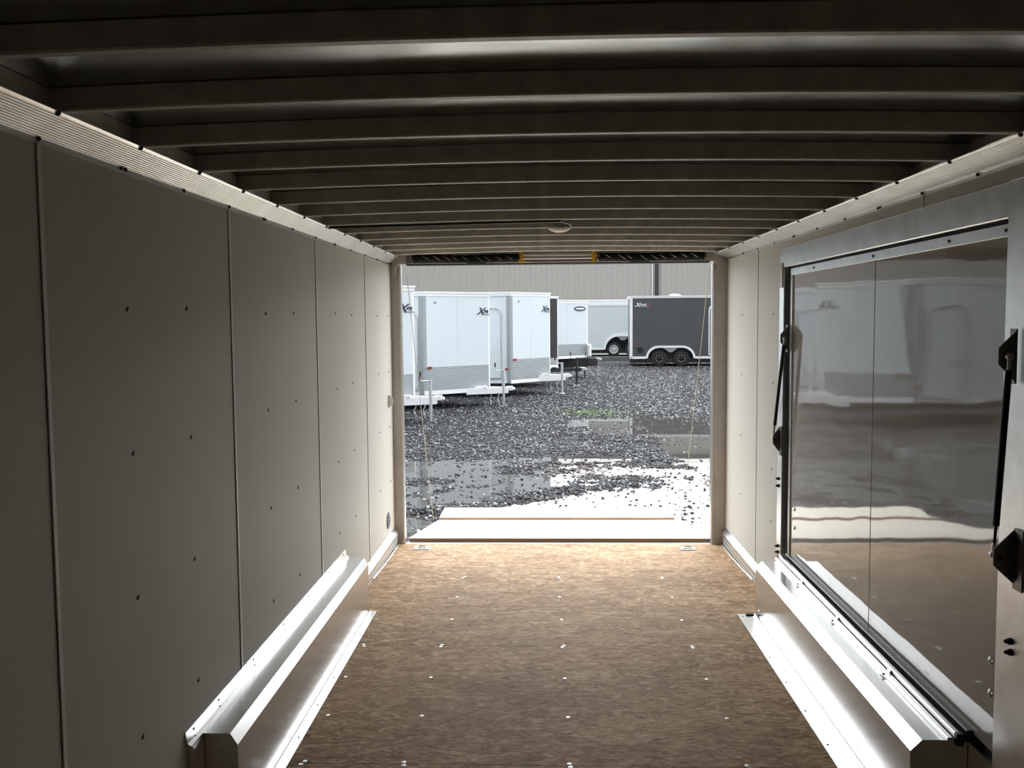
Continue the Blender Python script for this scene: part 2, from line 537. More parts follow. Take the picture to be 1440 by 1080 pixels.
# --- roof skin + bows
ce_mb = MB()
NX, NY = 24, 60
vsx = [-HX-0.05+(2*HX+0.1)*i/NX for i in range(NX+1)]
for j in range(NY+1):
    y = Y0+(D+0.03-Y0)*j/NY
    for x in vsx:
        ce_mb.v.append((x, y, ZB+0.052+crown(x)))
for j in range(NY):
    for i in range(NX):
        a = j*(NX+1)+i
        ce_mb.f.append((a, a+1, a+NX+2, a+NX+1))
ce = ce_mb.build('ceiling', M_ROOF, smooth=True, kind='structure', label='bare metal roof sheet over a row of cross bows')
def bow(y):
    w, n = 0.030, 22
    mb = MB()
    xs = [-1.19+2.38*i/n for i in range(n+1)]
    prof = [(-w/2, 0.050), (-w/2, 0.004), (-w/2+0.004, 0.0), (w/2-0.004, 0.0), (w/2, 0.004), (w/2, 0.050)]
    for x in xs:
        for (dy, dz) in prof:
            mb.v.append((x, y+dy, ZB+crown(x)+dz))
    m_ = len(prof)
    for i in range(n):
        for k in range(m_-1):
            mb.f.append((i*m_+k, i*m_+k+1, (i+1)*m_+k+1, (i+1)*m_+k))
        mb.f.append((i*m_+m_-1, i*m_, (i+1)*m_, (i+1)*m_+m_-1))
    mb.f.append(tuple(range(m_))); mb.f.append(tuple(range(n*m_, (n+1)*m_)))
    return mb.build('roof_bow', M_BOW, ce)
b0 = bow(0.0)
for k in range(-12, 13):
    y = 1.60+STEP*k
    if k == -12:
        o = b0
    else:
        o = b0.copy(); COL.objects.link(o)
    o.location.y = y
# small clips where bows meet the side rails
cl = MB()
for k in range(-12, 13):
    y = 1.60+STEP*k
    for s in (-1, 1):
        cl.box(s*1.155-0.003, s*1.155+0.003, y+0.015, y+0.045, ZB+0.0, ZB+0.05)
cl.build('bow_clips', M_BOW, ce, kind='stuff')

# side rails above the cove
for s, nm in ((-1, 'trim_3'), (1, 'trim_4')):
    MB().box(s*1.175, s*(HX+0.012), Y0, D, 2.09, 2.15).build(nm, M_BOW, kind='structure', label='%s roof side rail above the ribbed cove' % ('left' if s < 0 else 'right'))

# --- cove (ribbed aluminium between wall and roof)
def cove(name, s, xt, zt, zr, joints, lab):
    root = empty(name, kind='structure', label=lab)
    A = Vector((s*HX, zr)); B = Vector((s*xt, zt))
    t = (B-A).normalized(); nrm = Vector((-t.y*s*-1, t.x*s*-1)) if False else Vector((t.y, -t.x))
    if nrm.x*s > 0:
        nrm = -nrm
    L = (B-A).length
    nr = 11
    prof = []
    # lower hem
    prof.append(A+Vector((0, -0.014)))
    prof.append(A+Vector((0, -0.014))+Vector((-s*0.004, 0)))
    prof.append(A+Vector((-s*0.004, 0)))
    for i in range(nr):
        u0 = 0.006+(L-0.012)*i/nr; u1 = 0.006+(L-0.012)*(i+1)/nr; um = u0+(u1-u0)*0.18
        prof.append(A+t*u0+nrm*0.0042)
        prof.append(A+t*(um)+nrm*0.0006)
        prof.append(A+t*(um+(u1-u0)*0.16)+nrm*0.0006)
        prof.append(A+t*(um+(u1-u0)*0.30)+nrm*0.0042)
        prof.append(A+t*(u1-0.0002)+nrm*0.0042)
    prof.append(B+nrm*0.003)
    prof.append(B-nrm*0.001)
    prof.append(A-nrm*0.001+t*0.004)
    js = [Y0]+joints+[D-0.06]
    for a, b_ in zip(js[:-1], js[1:]):
        MB().prism([(q.x, q.y) for q in prof], a+0.0008, b_-0.0008, 'y').build('cove_section', M_COVE, root)
    sc = MB()
    for k in range(-8, 13):
        y = S1+STEP*k
        if y < Y0 or y > D-0.15:
            continue
        for dy in ((-0.012, 0.012) if k % 3 == 1 else (0,)):
            sc.lathe([(0, 0.0065), (0.004, 0.006), (0.006, 0.002)], (A.x-s*0.004, y+dy, A.y-0.005), (-s, 0, 0), 7)
        c = B-t*0.004+nrm*0.004
        sc.lathe([(0, 0.007), (0.004, 0.006), (0.006, 0.002)], (c.x, y-0.03, c.y), (nrm.x, 0, nrm.y), 7)
    sc.build('cove_screws', M_SCREW, root, kind='stuff')
    return root
cove('trim_1', -1, 1.152, ZB, 2.050, [2.42], 'ribbed aluminium cove between left wall and roof')
cove('trim_2', 1, 1.115, ZB, 2.066, [2.50], 'ribbed aluminium cove between right wall and roof')

# --- kick strips behind the wheel boxes
for s, nm in ((-1, 'baseboard_left'), (1, 'baseboard_right')):
    root = empty(nm, kind='structure', label='bright aluminium kick strip on the %s wall near the ramp' % ('left' if s < 0 else 'right'))
    x0 = s*HX
    # strip: L-shaped, raised off the wall
    poly = [(x0, 0.105), (x0-s*0.030, 0.072), (x0-s*0.030, 0.045), (x0, 0.045)]
    MB().prism(poly, 4.98, D-0.02, 'y').build('kick_strip', M_ALU, root)
    mb = MB()
    mb.prism([(4.98, 0.001), (4.98, 0.045), (D-0.02, 0.045), (D-0.02, ZS), (5.68, 0.0)], x0-s*0.024, x0-s*0.018, 'x')
    mb.build('diamond_plate_fill', M_DIAMIN, root)
    pts = [(x0-s*0.030, 5.62, 0.004), (x0-s*0.036, 5.9, -0.002), (x0-s*0.038, 6.2, -0.010), (x0-s*0.034, D-0.02, ZS+0.004)]
    MB().tube(pts, 0.004, 6).build('sealant_bead', M_ALUR, root, smooth=True)
    sc = MB()
    for y in (5.2, 5.6, 6.0, 6.35):
        for dz in (0.080, 0.092):
            sc.lathe([(0, 0.003), (0.002, 0.002)], (x0-s*0.018, y, dz), (-s, 0, 1), 6)
    sc.build('strip_screws', M_SCREW, root, kind='stuff')

# --- rear frame: posts and header
rf = empty('trim_5', kind='structure', label='steel frame around the open rear doorway')
for s in (-1, 1):
    xi = 1.150 if s < 0 else 1.120
    nm = 'rear_post'
    MB().rbox(s*xi, s*(HX+0.05), D-0.02, D+0.06, -0.11, 2.15, 0.004).build(nm, M_POST, rf)
    MB().box(s*xi-s*0.004, s*xi+s*0.003, D-0.005, D+0.05, -0.05, 2.03).build('post_edge_trim', M_ALU, rf)
    sc = MB()
    for z in (1.60, 1.52, 0.50, 0.42):
        sc.lathe([(0, 0.009), (0.004, 0.008), (0.006, 0.003)], (s*(xi+0.03), D-0.02, z), (0, -1, 0), 8)
    sc.build('post_bolts', M_SILVER, rf, kind='stuff')
    # welded corner gusset
    g = MB().prism([(s*(xi-0.055), 2.125), (s*(xi+0.05), 2.125), (s*(xi+0.05), 2.0), (s*(xi+0.028), 1.968), (s*(xi+0.018), 1.975), (s*(xi+0.03), 2.01), (s*(xi+0.0), 2.045), (s*(xi-0.055), 2.045)], D-0.055, D-0.03, 'y')
    g.build('corner_gusset', M_POST, rf)
    MB().tube([(s*(xi+0.018), D-0.06, 2.12), (s*(xi+0.018), D-0.06, 2.04), (s*(xi+0.040), D-0.06, 1.975)], 0.005, 7).build('pull_rod', M_POST, rf, smooth=True)
hb = MB().rbox(-HX, HX, D-0.005, D+0.06, 2.050, 2.18, 0.004).build('header_beam', M_POST, rf)
MB().rbox(-1.10, 1.09, D-0.045, D+0.05, 2.035, 2.046, 0.002).build('header_lip', M_SPOUT, rf)
MB().rbox(-1.09, 1.08, D-0.050, D-0.03, 2.046, 2.052, 0.001).build('header_lip_edge', M_ALU, rf)

# --- side door with frame (door_1)
dr = empty('door_1', (HX, 3.83, 0.3), kind='structure', label='glossy white side door with an aluminium frame')
def dbuild(mb, name, m, parent=dr, **k):
    o = mb.build(name, m, parent, **k)
    o.location = (-HX, -3.83, -0.3)
    return o
XD = HX+0.016
dbuild(MB().rbox(HX-0.006, HX+0.03, 2.44, 5.14, 1.910, 2.012, 0.003), 'header_rail', M_ALUR)
dbuild(MB().rbox(HX-0.006, HX+0.03, 5.045, 5.14, 0.30, 1.910, 0.003), 'jamb', M_ALUR)
dbuild(MB().rbox(HX-0.016, HX+0.03, 2.36, 2.618, 0.0, 2.012, 0.004), 'jamb', M_ALUR)
dbuild(MB().box(HX+0.028, HX+0.05, 2.44, 5.14, 0.28, 2.0), 'weather_seal', M_RUBBER)
dbuild(MB().rbox(HX-0.012, HX-0.006, 5.06, 5.115, 1.80, 1.935, 0.001), 'corner_weld_plate', M_POST)
dbuild(MB().rbox(XD-0.004, XD+0.008, 2.66, 4.975, 1.862, 1.898, 0.001), 'top_flange', M_ALUR)
dbuild(MB().rbox(XD-0.006, XD+0.008, 4.935, 4.975, 0.34, 1.862, 0.002), 'door_edge', M_DARKSTEEL)
dbuild(MB().rbox(XD-0.008, XD+0.006, 4.930, 4.945, 0.34, 1.862, 0.002), 'door_edge_bead', M_ALUR)
def gpanel(y0, y1):
    ny, nz = 14, 20
    mb = MB()
    for i in range(ny+1):
        for j in range(nz+1):
            mb.v.append((XD, y0+(y1-y0)*i/ny, 0.335+(1.862-0.335)*j/nz))
    for i in range(ny):
        for j in range(nz):
            a = i*(nz+1)+j
            mb.f.append((a, a+1, a+nz+2, a+nz+1))
    mb.box(XD+0.001, XD+0.010, y0, y1, 0.335, 1.862)
    return dbuild(mb, 'door_panel', M_GLOSS)
gpanel(3.728, 4.932)
gpanel(2.660, 3.722)
dbuild(MB().box(XD-0.0006, XD+0.002, 3.7215, 3.7285, 0.335, 1.862), 'panel_joint', M_BLACK)
sc = MB()
for y in (4.55, 3.74, 3.05, 2.68):
    sc.lathe([(0, 0.006), (0.004, 0.005), (0.005, 0.002)], (XD-0.004, y, 1.880), (-1, 0, 0), 8)
dbuild(sc, 'flange_screws', M_SCREW, kind='stuff')
for (y, z) in ((4.853, 0.612), (4.85, 0.513), (2.704, 0.607), (2.70, 0.509)):
    dbuild(MB().lathe([(0, 0.012), (0.003, 0.011), (0.006, 0.005), (0.007, 0.002)], (XD, y, z), (-1, 0, 0), 12), 'carriage_bolt', M_SILVER, smooth=True)
for (y, z, x) in ((5.157, 0.735, HX), (5.157, 0.695, HX), (5.14, 0.352, HX), (5.14, 0.318, HX), (2.53, 0.728, HX-0.016), (2.527, 0.698, HX-0.016)):
    yy = min(y, 5.095)
    dbuild(MB().lathe([(0, 0.010), (0.007, 0.010), (0.008, 0.007), (0.016, 0.006), (0.020, 0.002)], (x-0.006 if y > 3 else x, yy, z), (-1, 0, 0), 10), 'cap_nut', M_BLACK, smooth=True)
# strips under the door, lying on the wheel box
dbuild(MB().rbox(1.158, 1.176, 2.80, 4.955, 0.305, 0.322, 0.003), 'threshold_strip', M_ALU)
dbuild(MB().rbox(1.180, 1.198, 2.80, 4.955, 0.305, 0.338, 0.003), 'threshold_strip', M_ALU)
dbuild(MB().rbox(1.201, 1.214, 2.80, 4.955, 0.305, 0.330, 0.003), 'threshold_strip', M_RUBBER)
dbuild(MB().rbox(1.216, 1.238, 2.80, 4.955, 0.305, 0.346, 0.003), 'threshold_strip', M_DARKSTEEL)
dbuild(MB().rbox(1.176, 1.200, 2.780, 2.800, 0.303, 0.342, 0.002), 'end_block', M_BLACK)
for y in (4.5, 3.95, 3.35):
    dbuild(MB().rbox(1.150, 1.160, y-0.02, y+0.02, 0.311, 0.318, 0.002).rbox(1.174, 1.184, y-0.03, y, 0.318, 0.330, 0.002), 'weld_spot', M_ALUR)

# ============================================================ GROUND
GZ = -0.40
WZ = -0.400
def vnoise(x, y, cell, seed):
    rs = np.random.RandomState(seed)
    N = 256
    g = rs.rand(N, N)
    u = x/cell; v = y/cell
    i = np.floor(u).astype(int); j = np.floor(v).astype(int)
    fu = u-i; fv = v-j
    fu = fu*fu*(3-2*fu); fv = fv*fv*(3-2*fv)
    a = g[i % N, j % N]; b = g[(i+1) % N, j % N]; c = g[i % N, (j+1) % N]; d = g[(i+1) % N, (j+1) % N]
    return (a*(1-fu)+b*fu)*(1-fv)+(c*(1-fu)+d*fu)*fv-0.5
BAS = [  # x, y, rx, ry, depth
    (1.55, 18.0, 1.3, 1.1, 0.055), (3.4, 17.2, 1.2, 1.0, 0.06), (2.9, 15.3, 1.2, 1.5, 0.07), (2.6, 13.3, 1.0, 1.9, 0.055), (2.2, 16.6, 1.3, 0.9, 0.04),
    (1.2, 10.0, 1.4, 0.95, 0.055), (0.6, 9.4, 1.2, 0.8, 0.05), (2.4, 11.2, 1.0, 0.8, 0.024), (1.9, 9.0, 1.0, 0.8, 0.03),
    (-1.7, 12.4, 1.1, 0.9, 0.045), (-1.5, 10.6, 1.2, 0.55, 0.050), (-0.55, 11.3, 0.7, 0.55, 0.05), (-1.0, 9.9, 0.8, 0.35, 0.05),
    (-1.7, 9.0, 0.7, 0.5, 0.045), (0.2, 13.2, 1.0, 0.35, 0.04), (0.9, 16.4, 1.0, 0.30, 0.035), (0.3, 17.3, 0.8, 0.35, 0.03),
    (0.9, 14.6, 1.2, 0.25, 0.03), (1.2, 12.0, 0.9, 0.3, 0.035), (0.6, 8.2, 2.5, 1.0, 0.03), (1.4, 12.4, 1.8, 1.7, 0.024), (0.3, 15.6, 1.6, 0.8, 0.016), (-0.9, 12.0, 1.4, 1.2, 0.012), (4.5, 12.0, 1.5, 3.0, 0.04), (-3.6, 10.8, 1.5, 2.5, 0.04)]
def height(x, y):
    h = -0.380+0.022*vnoise(x, y*1.6, 1.3, 1)+0.024*vnoise(x+31, y+17, 0.35, 2)+0.034*vnoise(x+5, y+7, 0.12, 3)
    for (cx, cy, rx, ry, d) in BAS:
        q = ((x-cx)/rx)**2+((y-cy)/ry)**2
        h = h-d*np.exp(-q*q*1.1)
    # ridges of loose stone between the puddles
    for (x0, y0, x1, y1, w, a) in [(-1.1, 9.35, 0.15, 10.75, 0.14, 0.035), (-2.3, 10.0, -0.9, 11.05, 0.16, 0.035), (1.1, 14.0, 2.3, 12.0, 0.5, 0.025), (-2.4, 9.3, -1.2, 9.5, 0.14, 0.03)]:
        dx, dy = x1-x0, y1-y0
        t = np.clip(((x-x0)*dx+(y-y0)*dy)/(dx*dx+dy*dy), 0, 1)
        r = np.hypot(x-x0-t*dx, y-y0-t*dy)
        h = h+a*np.exp(-(r/w)**2)
    far = np.clip((y-19)/6, 0, 1)
    return h*(1-far)+(-0.392+0.015*vnoise(x, y, 0.8, 5))*far
def grid_mesh(name, xs, ys_, m, **tags):
    X, Y = np.meshgrid(xs, ys_)
    Z = height(X, Y)
    v = np.stack([X.ravel(), Y.ravel(), Z.ravel()], 1)
    nx, ny = len(xs), len(ys_)
    a = (np.arange(ny-1)[:, None]*nx+np.arange(nx-1)[None, :]).ravel()
    f = np.stack([a, a+1, a+nx+1, a+nx], 1)
    me = bpy.data.meshes.new(name)
    me.vertices.add(len(v)); me.vertices.foreach_set('co', v.ravel())
    me.loops.add(f.size); me.loops.foreach_set('vertex_index', f.ravel().astype(np.int32))
    me.polygons.add(len(f)); me.polygons.foreach_set('loop_start', (np.arange(len(f))*4).astype(np.int32))
    me.update(calc_edges=True)
    me.materials.append(m)
    o = bpy.data.objects.new(name, me); COL.objects.link(o)
    for k, t in tags.items():
        o[k] = t
    return o
xs = np.concatenate([np.linspace(-40, -6, 50)[:-1], np.arange(-6, 8, 0.06), np.linspace(8, 45, 50)])
ysg = np.concatenate([np.linspace(-8, 7.5, 20)[:-1], np.arange(7.5, 22, 0.05), np.linspace(22, 46, 70)])
grid_mesh('ground', xs, ysg, M_GROUND, kind='structure', label='wet dark gravel yard outside the trailer')
MB().add([(-6, 7.6, WZ), (8, 7.6, WZ), (8, 20.5, WZ), (-6, 20.5, WZ)], [(0, 1, 2, 3)]).build('puddle_water', M_WATER, kind='stuff', label='still rain puddles mirroring sky and trailers on the gravel', category='puddle')

# loose crushed stones
def stones(name, n, xr, yr, smin, smax, seed, label):
    rs = np.random.RandomState(seed)
    yy = yr[0]+(yr[1]-yr[0])*rs.rand(n)**1.0
    lo = -0.19*yy; hi = 0.235*yy
    xx = lo+(hi-lo)*rs.rand(n)
    hz = height(xx, yy)
    keep = (hz > WZ-0.012) | (rs.rand(n) < 0.06)
    xx, yy, hz = xx[keep], yy[keep], hz[keep]
    n = len(xx)
    sz = smin+(smax-smin)*rs.rand(n)**2.5
    base = np.array([(-1, -1, -1), (1, -1, -1), (1, 1, -1), (-1, 1, -1), (-.6, -.6, 1), (.6, -.6, 1), (.6, .6, 1), (-.6, .6, 1)], float)
    V = base[None]*(1+0.45*(rs.rand(n, 8, 3)-0.5))
    V *= (sz[:, None, None]*0.5)*(0.7+0.6*rs.rand(n, 1, 3))
    a = rs.rand(n)*2*PI
    c, s = np.cos(a)[:, None], np.sin(a)[:, None]
    tl = (rs.rand(n)-0.5)[:, None]*1.2
    x_, y_, z_ = V[..., 0], V[..., 1], V[..., 2]
    y2 = y_*np.cos(tl)-z_*np.sin(tl); z2 = y_*np.sin(tl)+z_*np.cos(tl)
    X = x_*c-y2*s+xx[:, None]; Y = x_*s+y2*c+yy[:, None]
    Z = z2*0.8+np.maximum(hz, WZ-0.008)[:, None]+sz[:, None]*0.12
    v = np.stack([X, Y, Z], -1).reshape(-1, 3)
    fq = np.array([(3, 2, 1, 0), (4, 5, 6, 7), (0, 1, 5, 4), (1, 2, 6, 5), (2, 3, 7, 6), (3, 0, 4, 7)])
    f = (fq[None]+(np.arange(n)*8)[:, None, None]).reshape(-1, 4)
    me = bpy.data.meshes.new(name)
    me.vertices.add(len(v)); me.vertices.foreach_set('co', v.ravel())
    me.loops.add(f.size); me.loops.foreach_set('vertex_index', f.ravel().astype(np.int32))
    me.polygons.add(len(f)); me.polygons.foreach_set('loop_start', (np.arange(len(f))*4).astype(np.int32))
    me.update(calc_edges=True)
    at = me.attributes.new('tone', 'FLOAT', 'POINT')
    at.data.foreach_set('value', np.repeat(rs.rand(n), 8).astype(np.float32))
    me.materials.append(M_STONE)
    o = bpy.data.objects.new(name, me); COL.objects.link(o)
    o['kind'] = 'stuff'; o['label'] = label; o['category'] = 'gravel'
    return o
stones('crushed_gravel', 85000, None, (8.7, 19), 0.014, 0.042, 11, 'loose dark crushed stones strewn among the puddles behind the ramp')
stones('distant_gravel', 60000, None, (19, 42), 0.02, 0.055, 12, 'loose grey gravel spread in front of the parked trailers')

# concrete apron in front of the building
MB().rbox(-45, 60, 44.3, 56, -0.6, -0.19, 0.02).build('trim_6', M_CONC, kind='structure', label='low concrete apron along the building')

# ============================================================ THINGS INSIDE
# wheel boxes
def wheel_box(s, xw, xi_top, xi_side, zt, zbev, y0, y1, xfl, lab):
    root = empty('wheel_box', (s*(xw+xi_side)/2, (y0+y1)/2, 0), label=lab, category='wheel box', group='aluminium wheel boxes along the walls')
    inv = -Vector(root.location)
    def b(mb, nm, m, **k):
        o = mb.build(nm, m, root, **k); o.location = inv; return o
    t = 0.002
    # outer skin: top, bevel, side with curved foot and flange
    prof = [(xw, zt), (xi_top, zt)]
    prof.append((xi_side, zbev))
    R_ = 0.022
    prof.append((xi_side, 0.0045+R_))
    for k in range(1, 9):
        a = k/8*PI/2
        prof.append((xi_side-R_+R_*math.cos(a), 0.0045+R_-R_*math.sin(a)))
    prof.append((xfl, 0.0045))
    mb = MB()
    for (x, z) in prof:
        mb.v += [(s*x, y0, z), (s*x, y1, z)]
    for i in range(len(prof)-1):
        mb.f.append((2*i, 2*i+1, 2*i+3, 2*i+2))
    inner = [(x+(0.0 if i == 0 else 0.0015), z-0.0015) for i, (x, z) in enumerate(prof)]
    b(mb, 'box_skin', M_BRUSH)
    fl_ = MB().rbox(s*xfl, s*(xi_side-0.012), y0-0.0, y1+0.02, 0.0, 0.0046, 0.001)
    b(fl_, 'floor_flange', M_ALU)
    # end faces
    end = [(s*xw, 0.0), (s*xw, zt-0.001), (s*xi_top, zt-0.001), (s*(xi_side+0.001), zbev), (s*(xi_side+0.001), 0.0)]
    b(MB().prism(end, y0+0.004, y0+0.008, 'y'), 'end_cap', M_ALUR)
    b(MB().prism(end, y1-0.008, y1-0.004, 'y'), 'end_cap', M_ALUR)
    sc = MB()
    y = y1-0.03; k = 0
    while y > y0:
        sc.lathe([(0, 0.005), (0.002, 0.004), (0.003, 0.001)], (s*(xfl+0.018), y, 0.0046), (0, 0, 1), 8)
        if s < 0:
            sc.lathe([(0, 0.0035), (0.002, 0.003)], (s*(xfl+0.034), y, 0.0046), (0, 0, 1), 6)
        y -= 0.30; k += 1
    b(sc, 'flange_screws', M_SCREW, kind='stuff')
    return root, b
r_, b_l = wheel_box(-1, HX, 1.112, 1.088, 0.315, 0.278, 2.80, 4.96, 1.052, 'long aluminium wheel box on the left wall with bright wall flange')
# wall angle on the left box
b_l(MB().prism([(-HX, 0.316), (-HX, 0.362), (-HX+0.004, 0.362), (-HX+0.010, 0.326), (-HX+0.022, 0.320), (-HX+0.022, 0.316)], 2.70, 4.965, 'y'), 'wall_flange', M_ALU)
b_l(MB().prism([(-HX, 0.0), (-HX, 0.335), (-HX+0.004, 0.335), (-HX+0.022, 0.30), (-HX+0.022, 0.0)], 2.72, 2.80, 'y'), 'upright_angle', M_ALUR)
sc = MB()
y = 4.90
for y in (4.90, 4.55, 4.15, 3.75, 3.35, 2.98, 2.76):
    sc.lathe([(0, 0.005), (0.003, 0.004)], (-HX+0.005, y, 0.348), (1, 0, 0), 8)
    sc.lathe([(0, 0.004), (0.002, 0.003)], (-HX+0.010, y, 0.326), (1, 0, 0.6), 8)
b_l(sc, 'wall_flange_screws', M_SCREW, kind='stuff')
r_, b_r = wheel_box(1, HX+0.01, 1.088, 1.052, 0.305, 0.269, 2.82, 4.94, 0.962, 'long aluminium wheel box on the right wall under the side door')
b_r(MB().rbox(1.0, 1.046, 4.925, 4.95, 0.0048, 0.012, 0.002), 'corner_notch', M_BLACK)
for y in (4.85, 4.35, 3.85, 3.3):
    b_r(MB().rbox(1.0495, 1.0518, y-0.012, y+0.012, 0.055, 0.058, 0.0005), 'tack_weld', M_ALUR)

# gas struts on the side door
def strut(lab, up, low):
    (ux, uy, uz, uo, uh), (lx, ly, lz, lo_, lh) = up, low
    root = empty('gas_strut', (lx, ly, lz), label=lab, category='gas strut', group='black gas struts of the side door')
    def b(mb, nm, m, **k):
        o = mb.build(nm, m, root, **k); o.location = (-lx, -ly, -lz); return o
    top = Vector((ux-uo*0.62, uy-0.022, uz)); bot = Vector((lx-lo_*0.82, ly+0.022, lz))
    dv = bot-top
    L = dv.length
    b(MB().tube([top+dv*(0.035/L), top+dv*(1-0.085/L)], 0.0092, 14), 'cylinder', M_BLACK, smooth=True)
    b(MB().tube([top+dv*(1-0.085/L), top+dv*0.985], 0.0042, 10), 'piston_rod', M_BLACK, smooth=True)
    for P, sg in ((top, 1), (bot, -1)):
        b(MB().lathe([(-0.010, 0.003), (-0.007, 0.008), (0, 0.0105), (0.010, 0.008), (0.020, 0.004)], P, (0, 1, 0), 12).tube([P+dv.normalized()*0.006*sg, P+dv.normalized()*0.035*sg], 0.006, 10), 'ball_socket', M_SILVER, smooth=True)
    b(MB().prism([(ux, uz+uh), (ux-uo, uz+uh*0.32), (ux-uo, uz-uh*0.28), (ux, uz-uh)], uy, uy+0.004, 'y').rbox(ux-0.004, ux, uy, uy+0.035, uz-uh*1.02, uz+uh*1.02, 0.001), 'upper_bracket', M_PLATE)
    b(MB().prism([(lx, lz+lh), (lx-lo_, lz+lh*0.25), (lx-lo_, lz-lh*0.30), (lx, lz-lh)], ly, ly+0.004, 'y'), 'lower_bracket', M_PLATE)
    b(MB().rbox(lx-0.005, lx, ly-0.045, ly+0.004, lz-lh*1.12, lz+lh, 0.001), 'mounting_plate', M_PLATE)
    bt = MB()
    for dz in (-0.66, -0.22, 0.22, 0.62):
        bt.lathe([(0, 0.006), (0.005, 0.005), (0.007, 0.002)], (lx-0.005, ly-0.014, lz+dz*lh), (-1, 0, 0), 8)
    bt.lathe([(0, 0.008), (0.005, 0.008), (0.008, 0.004)], (lx-lo_*0.72, ly, lz-0.004), (0, -1, 0), 8)
    b(bt, 'bracket_bolts', M_BLACK, kind='stuff')
    return root
strut('near black gas strut on the right door pillar, beside the photo edge', (HX-0.030, 2.515, 1.525, 0.050, 0.074), (HX-0.018, 2.515, 0.972, 0.060, 0.080))
strut('far black gas strut at the rear jamb of the side door, small in view', (HX-0.002, 4.955, 1.523, 0.042, 0.072), (HX-0.006, 5.085, 0.958, 0.040, 0.078))

# dome light and cable under the bows
lt = empty('dome_light', (-0.015, 4.84, ZB+crown(0)), label='small round white dome light under a roof bow', category='light')
o = MB().lathe([(0, 0.060), (-0.004, 0.061), (-0.010, 0.056), (-0.018, 0.043), (-0.024, 0.024), (-0.026, 0.004)], (0, 0, 0), (0, 0, 1), 28).build('lens', M_LENS, lt, smooth=True)
MB().lathe([(0.0, 0.058), (0.003, 0.058)], (0, 0, 0), (0, 0, 1), 24).build('base_plate', M_WTRIM, lt)
MB().tube([(-0.028, -0.062, 0.004), (0.0, -0.066, -0.001), (0.028, -0.062, 0.004)], 0.0022, 6).build('switch_marking', M_SPOUT, lt, smooth=True)
yc = 4.475
zc = ZB-0.004
pts = [(-1.16+1.14*i/20, yc+0.06*math.sin(i*0.3)*0.1, zc+crown(-1.16+1.14*i/20)-0.004*math.sin(PI*i/20)) for i in range(21)]
pts += [(0.005, yc+0.06, zc+0.020), (0.03, yc+0.16, zc+0.022), (0.045, yc+0.28, zc+0.024), (0.030, yc+0.335, zc+0.026)]
MB().tube(pts, 0.0075, 8).build('power_cable', M_BLACK, smooth=True, label='black cable running along a roof bow to the dome light', category='cable')

# ramp spring assembly under the header
def spring_sleeve(x0, x1, lab, ph):
    root = empty('torsion_spring', ((x0+x1)/2, D-0.085, 2.085), label=lab, category='spring', group='black-sleeved ramp springs under the header')
    inv = -Vector(root.location)
    n = 40
    pts, rs = [], []
    for i in range(n+1):
        t = i/n
        pts.append((x0+(x1-x0)*t, D-0.085, 2.080+0.0075*math.sin(6.5*t+ph)*math.sin(PI*t)**0.5))
        rs.append(0.0285+0.0025*math.sin(9*t+ph*2)+0.0012*math.sin(60*t))
    o = MB().tube(pts, rs, 16).build('sleeve', M_SLEEVE, root, smooth=True); o.location = inv
    sc = MB()
    for i in range(9):
        t = 0.12+0.78*i/8+0.02*random.random()
        k = int(t*n)
        c = Vector(pts[k]); r = rs[k]+0.0008
        ang = [(-0.5+1.1*j/5) for j in range(6)]
        sc.tube([(c.x+0.010*(j-2.5), c.y-r*math.cos(a), c.z+r*math.sin(a)*-1) for j, a in enumerate(ang)], 0.0011, 4)
    o = sc.build('stitch_marks', M_GALV, root, kind='stuff'); o.location = inv
    for x in (x0, x1):
        o = MB().lathe([(-0.006, 0.034), (0.006, 0.034)], (x, D-0.085, 2.082), (1, 0, 0), 16).build('end_collar', M_DARKSTEEL, root, smooth=True); o.location = inv
spring_sleeve(-1.045, -0.275, 'black-sleeved torsion spring left of the yellow clamps', 1.0)
spring_sleeve(0.285, 1.045, 'black-sleeved torsion spring right of the yellow clamps', 2.2)
for x, side in ((-0.262, 'left'), (0.255, 'right')):
    rt_ = empty('spring_clamp', (x, D-0.10, 2.08), label='yellow steel clamp at the inner end of the %s ramp spring' % side, category='clamp', group='yellow clamps on the ramp spring')
    sg = 1 if side == 'left' else 1
    MB().rbox(-0.013, 0.013, -0.012, 0.012, -0.040, 0.045, 0.003).build('clamp_body', M_YELLOW, rt_)
    if side == 'left':
        MB().rbox(0.008, 0.038, -0.014, -0.004, -0.034, -0.024, 0.002).build('clamp_tab', M_YELLOW, rt_)
    else:
        MB().rbox(0.008, 0.040, -0.014, -0.004, 0.0, 0.018, 0.002).build('clamp_tab', M_YELLOW, rt_)
    MB().lathe([(0, 0.004), (0.004, 0.003)], (0, -0.012, 0.02), (0, -1, 0), 8).build('clamp_bolt', M_SCREW, rt_)
rod = empty('spring_rod', (0, D-0.085, 2.085), label='pair of thin steel rods between the yellow clamps', category='rod')
MB().tube([(-0.25, 0, 0.012), (0.245, 0, 0.012)], 0.007, 10).build('rod', M_ALU, rod, smooth=True)
MB().tube([(-0.25, 0, -0.012), (0.245, 0, -0.012)], 0.005, 10).build('rod', M_ALU, rod, smooth=True)

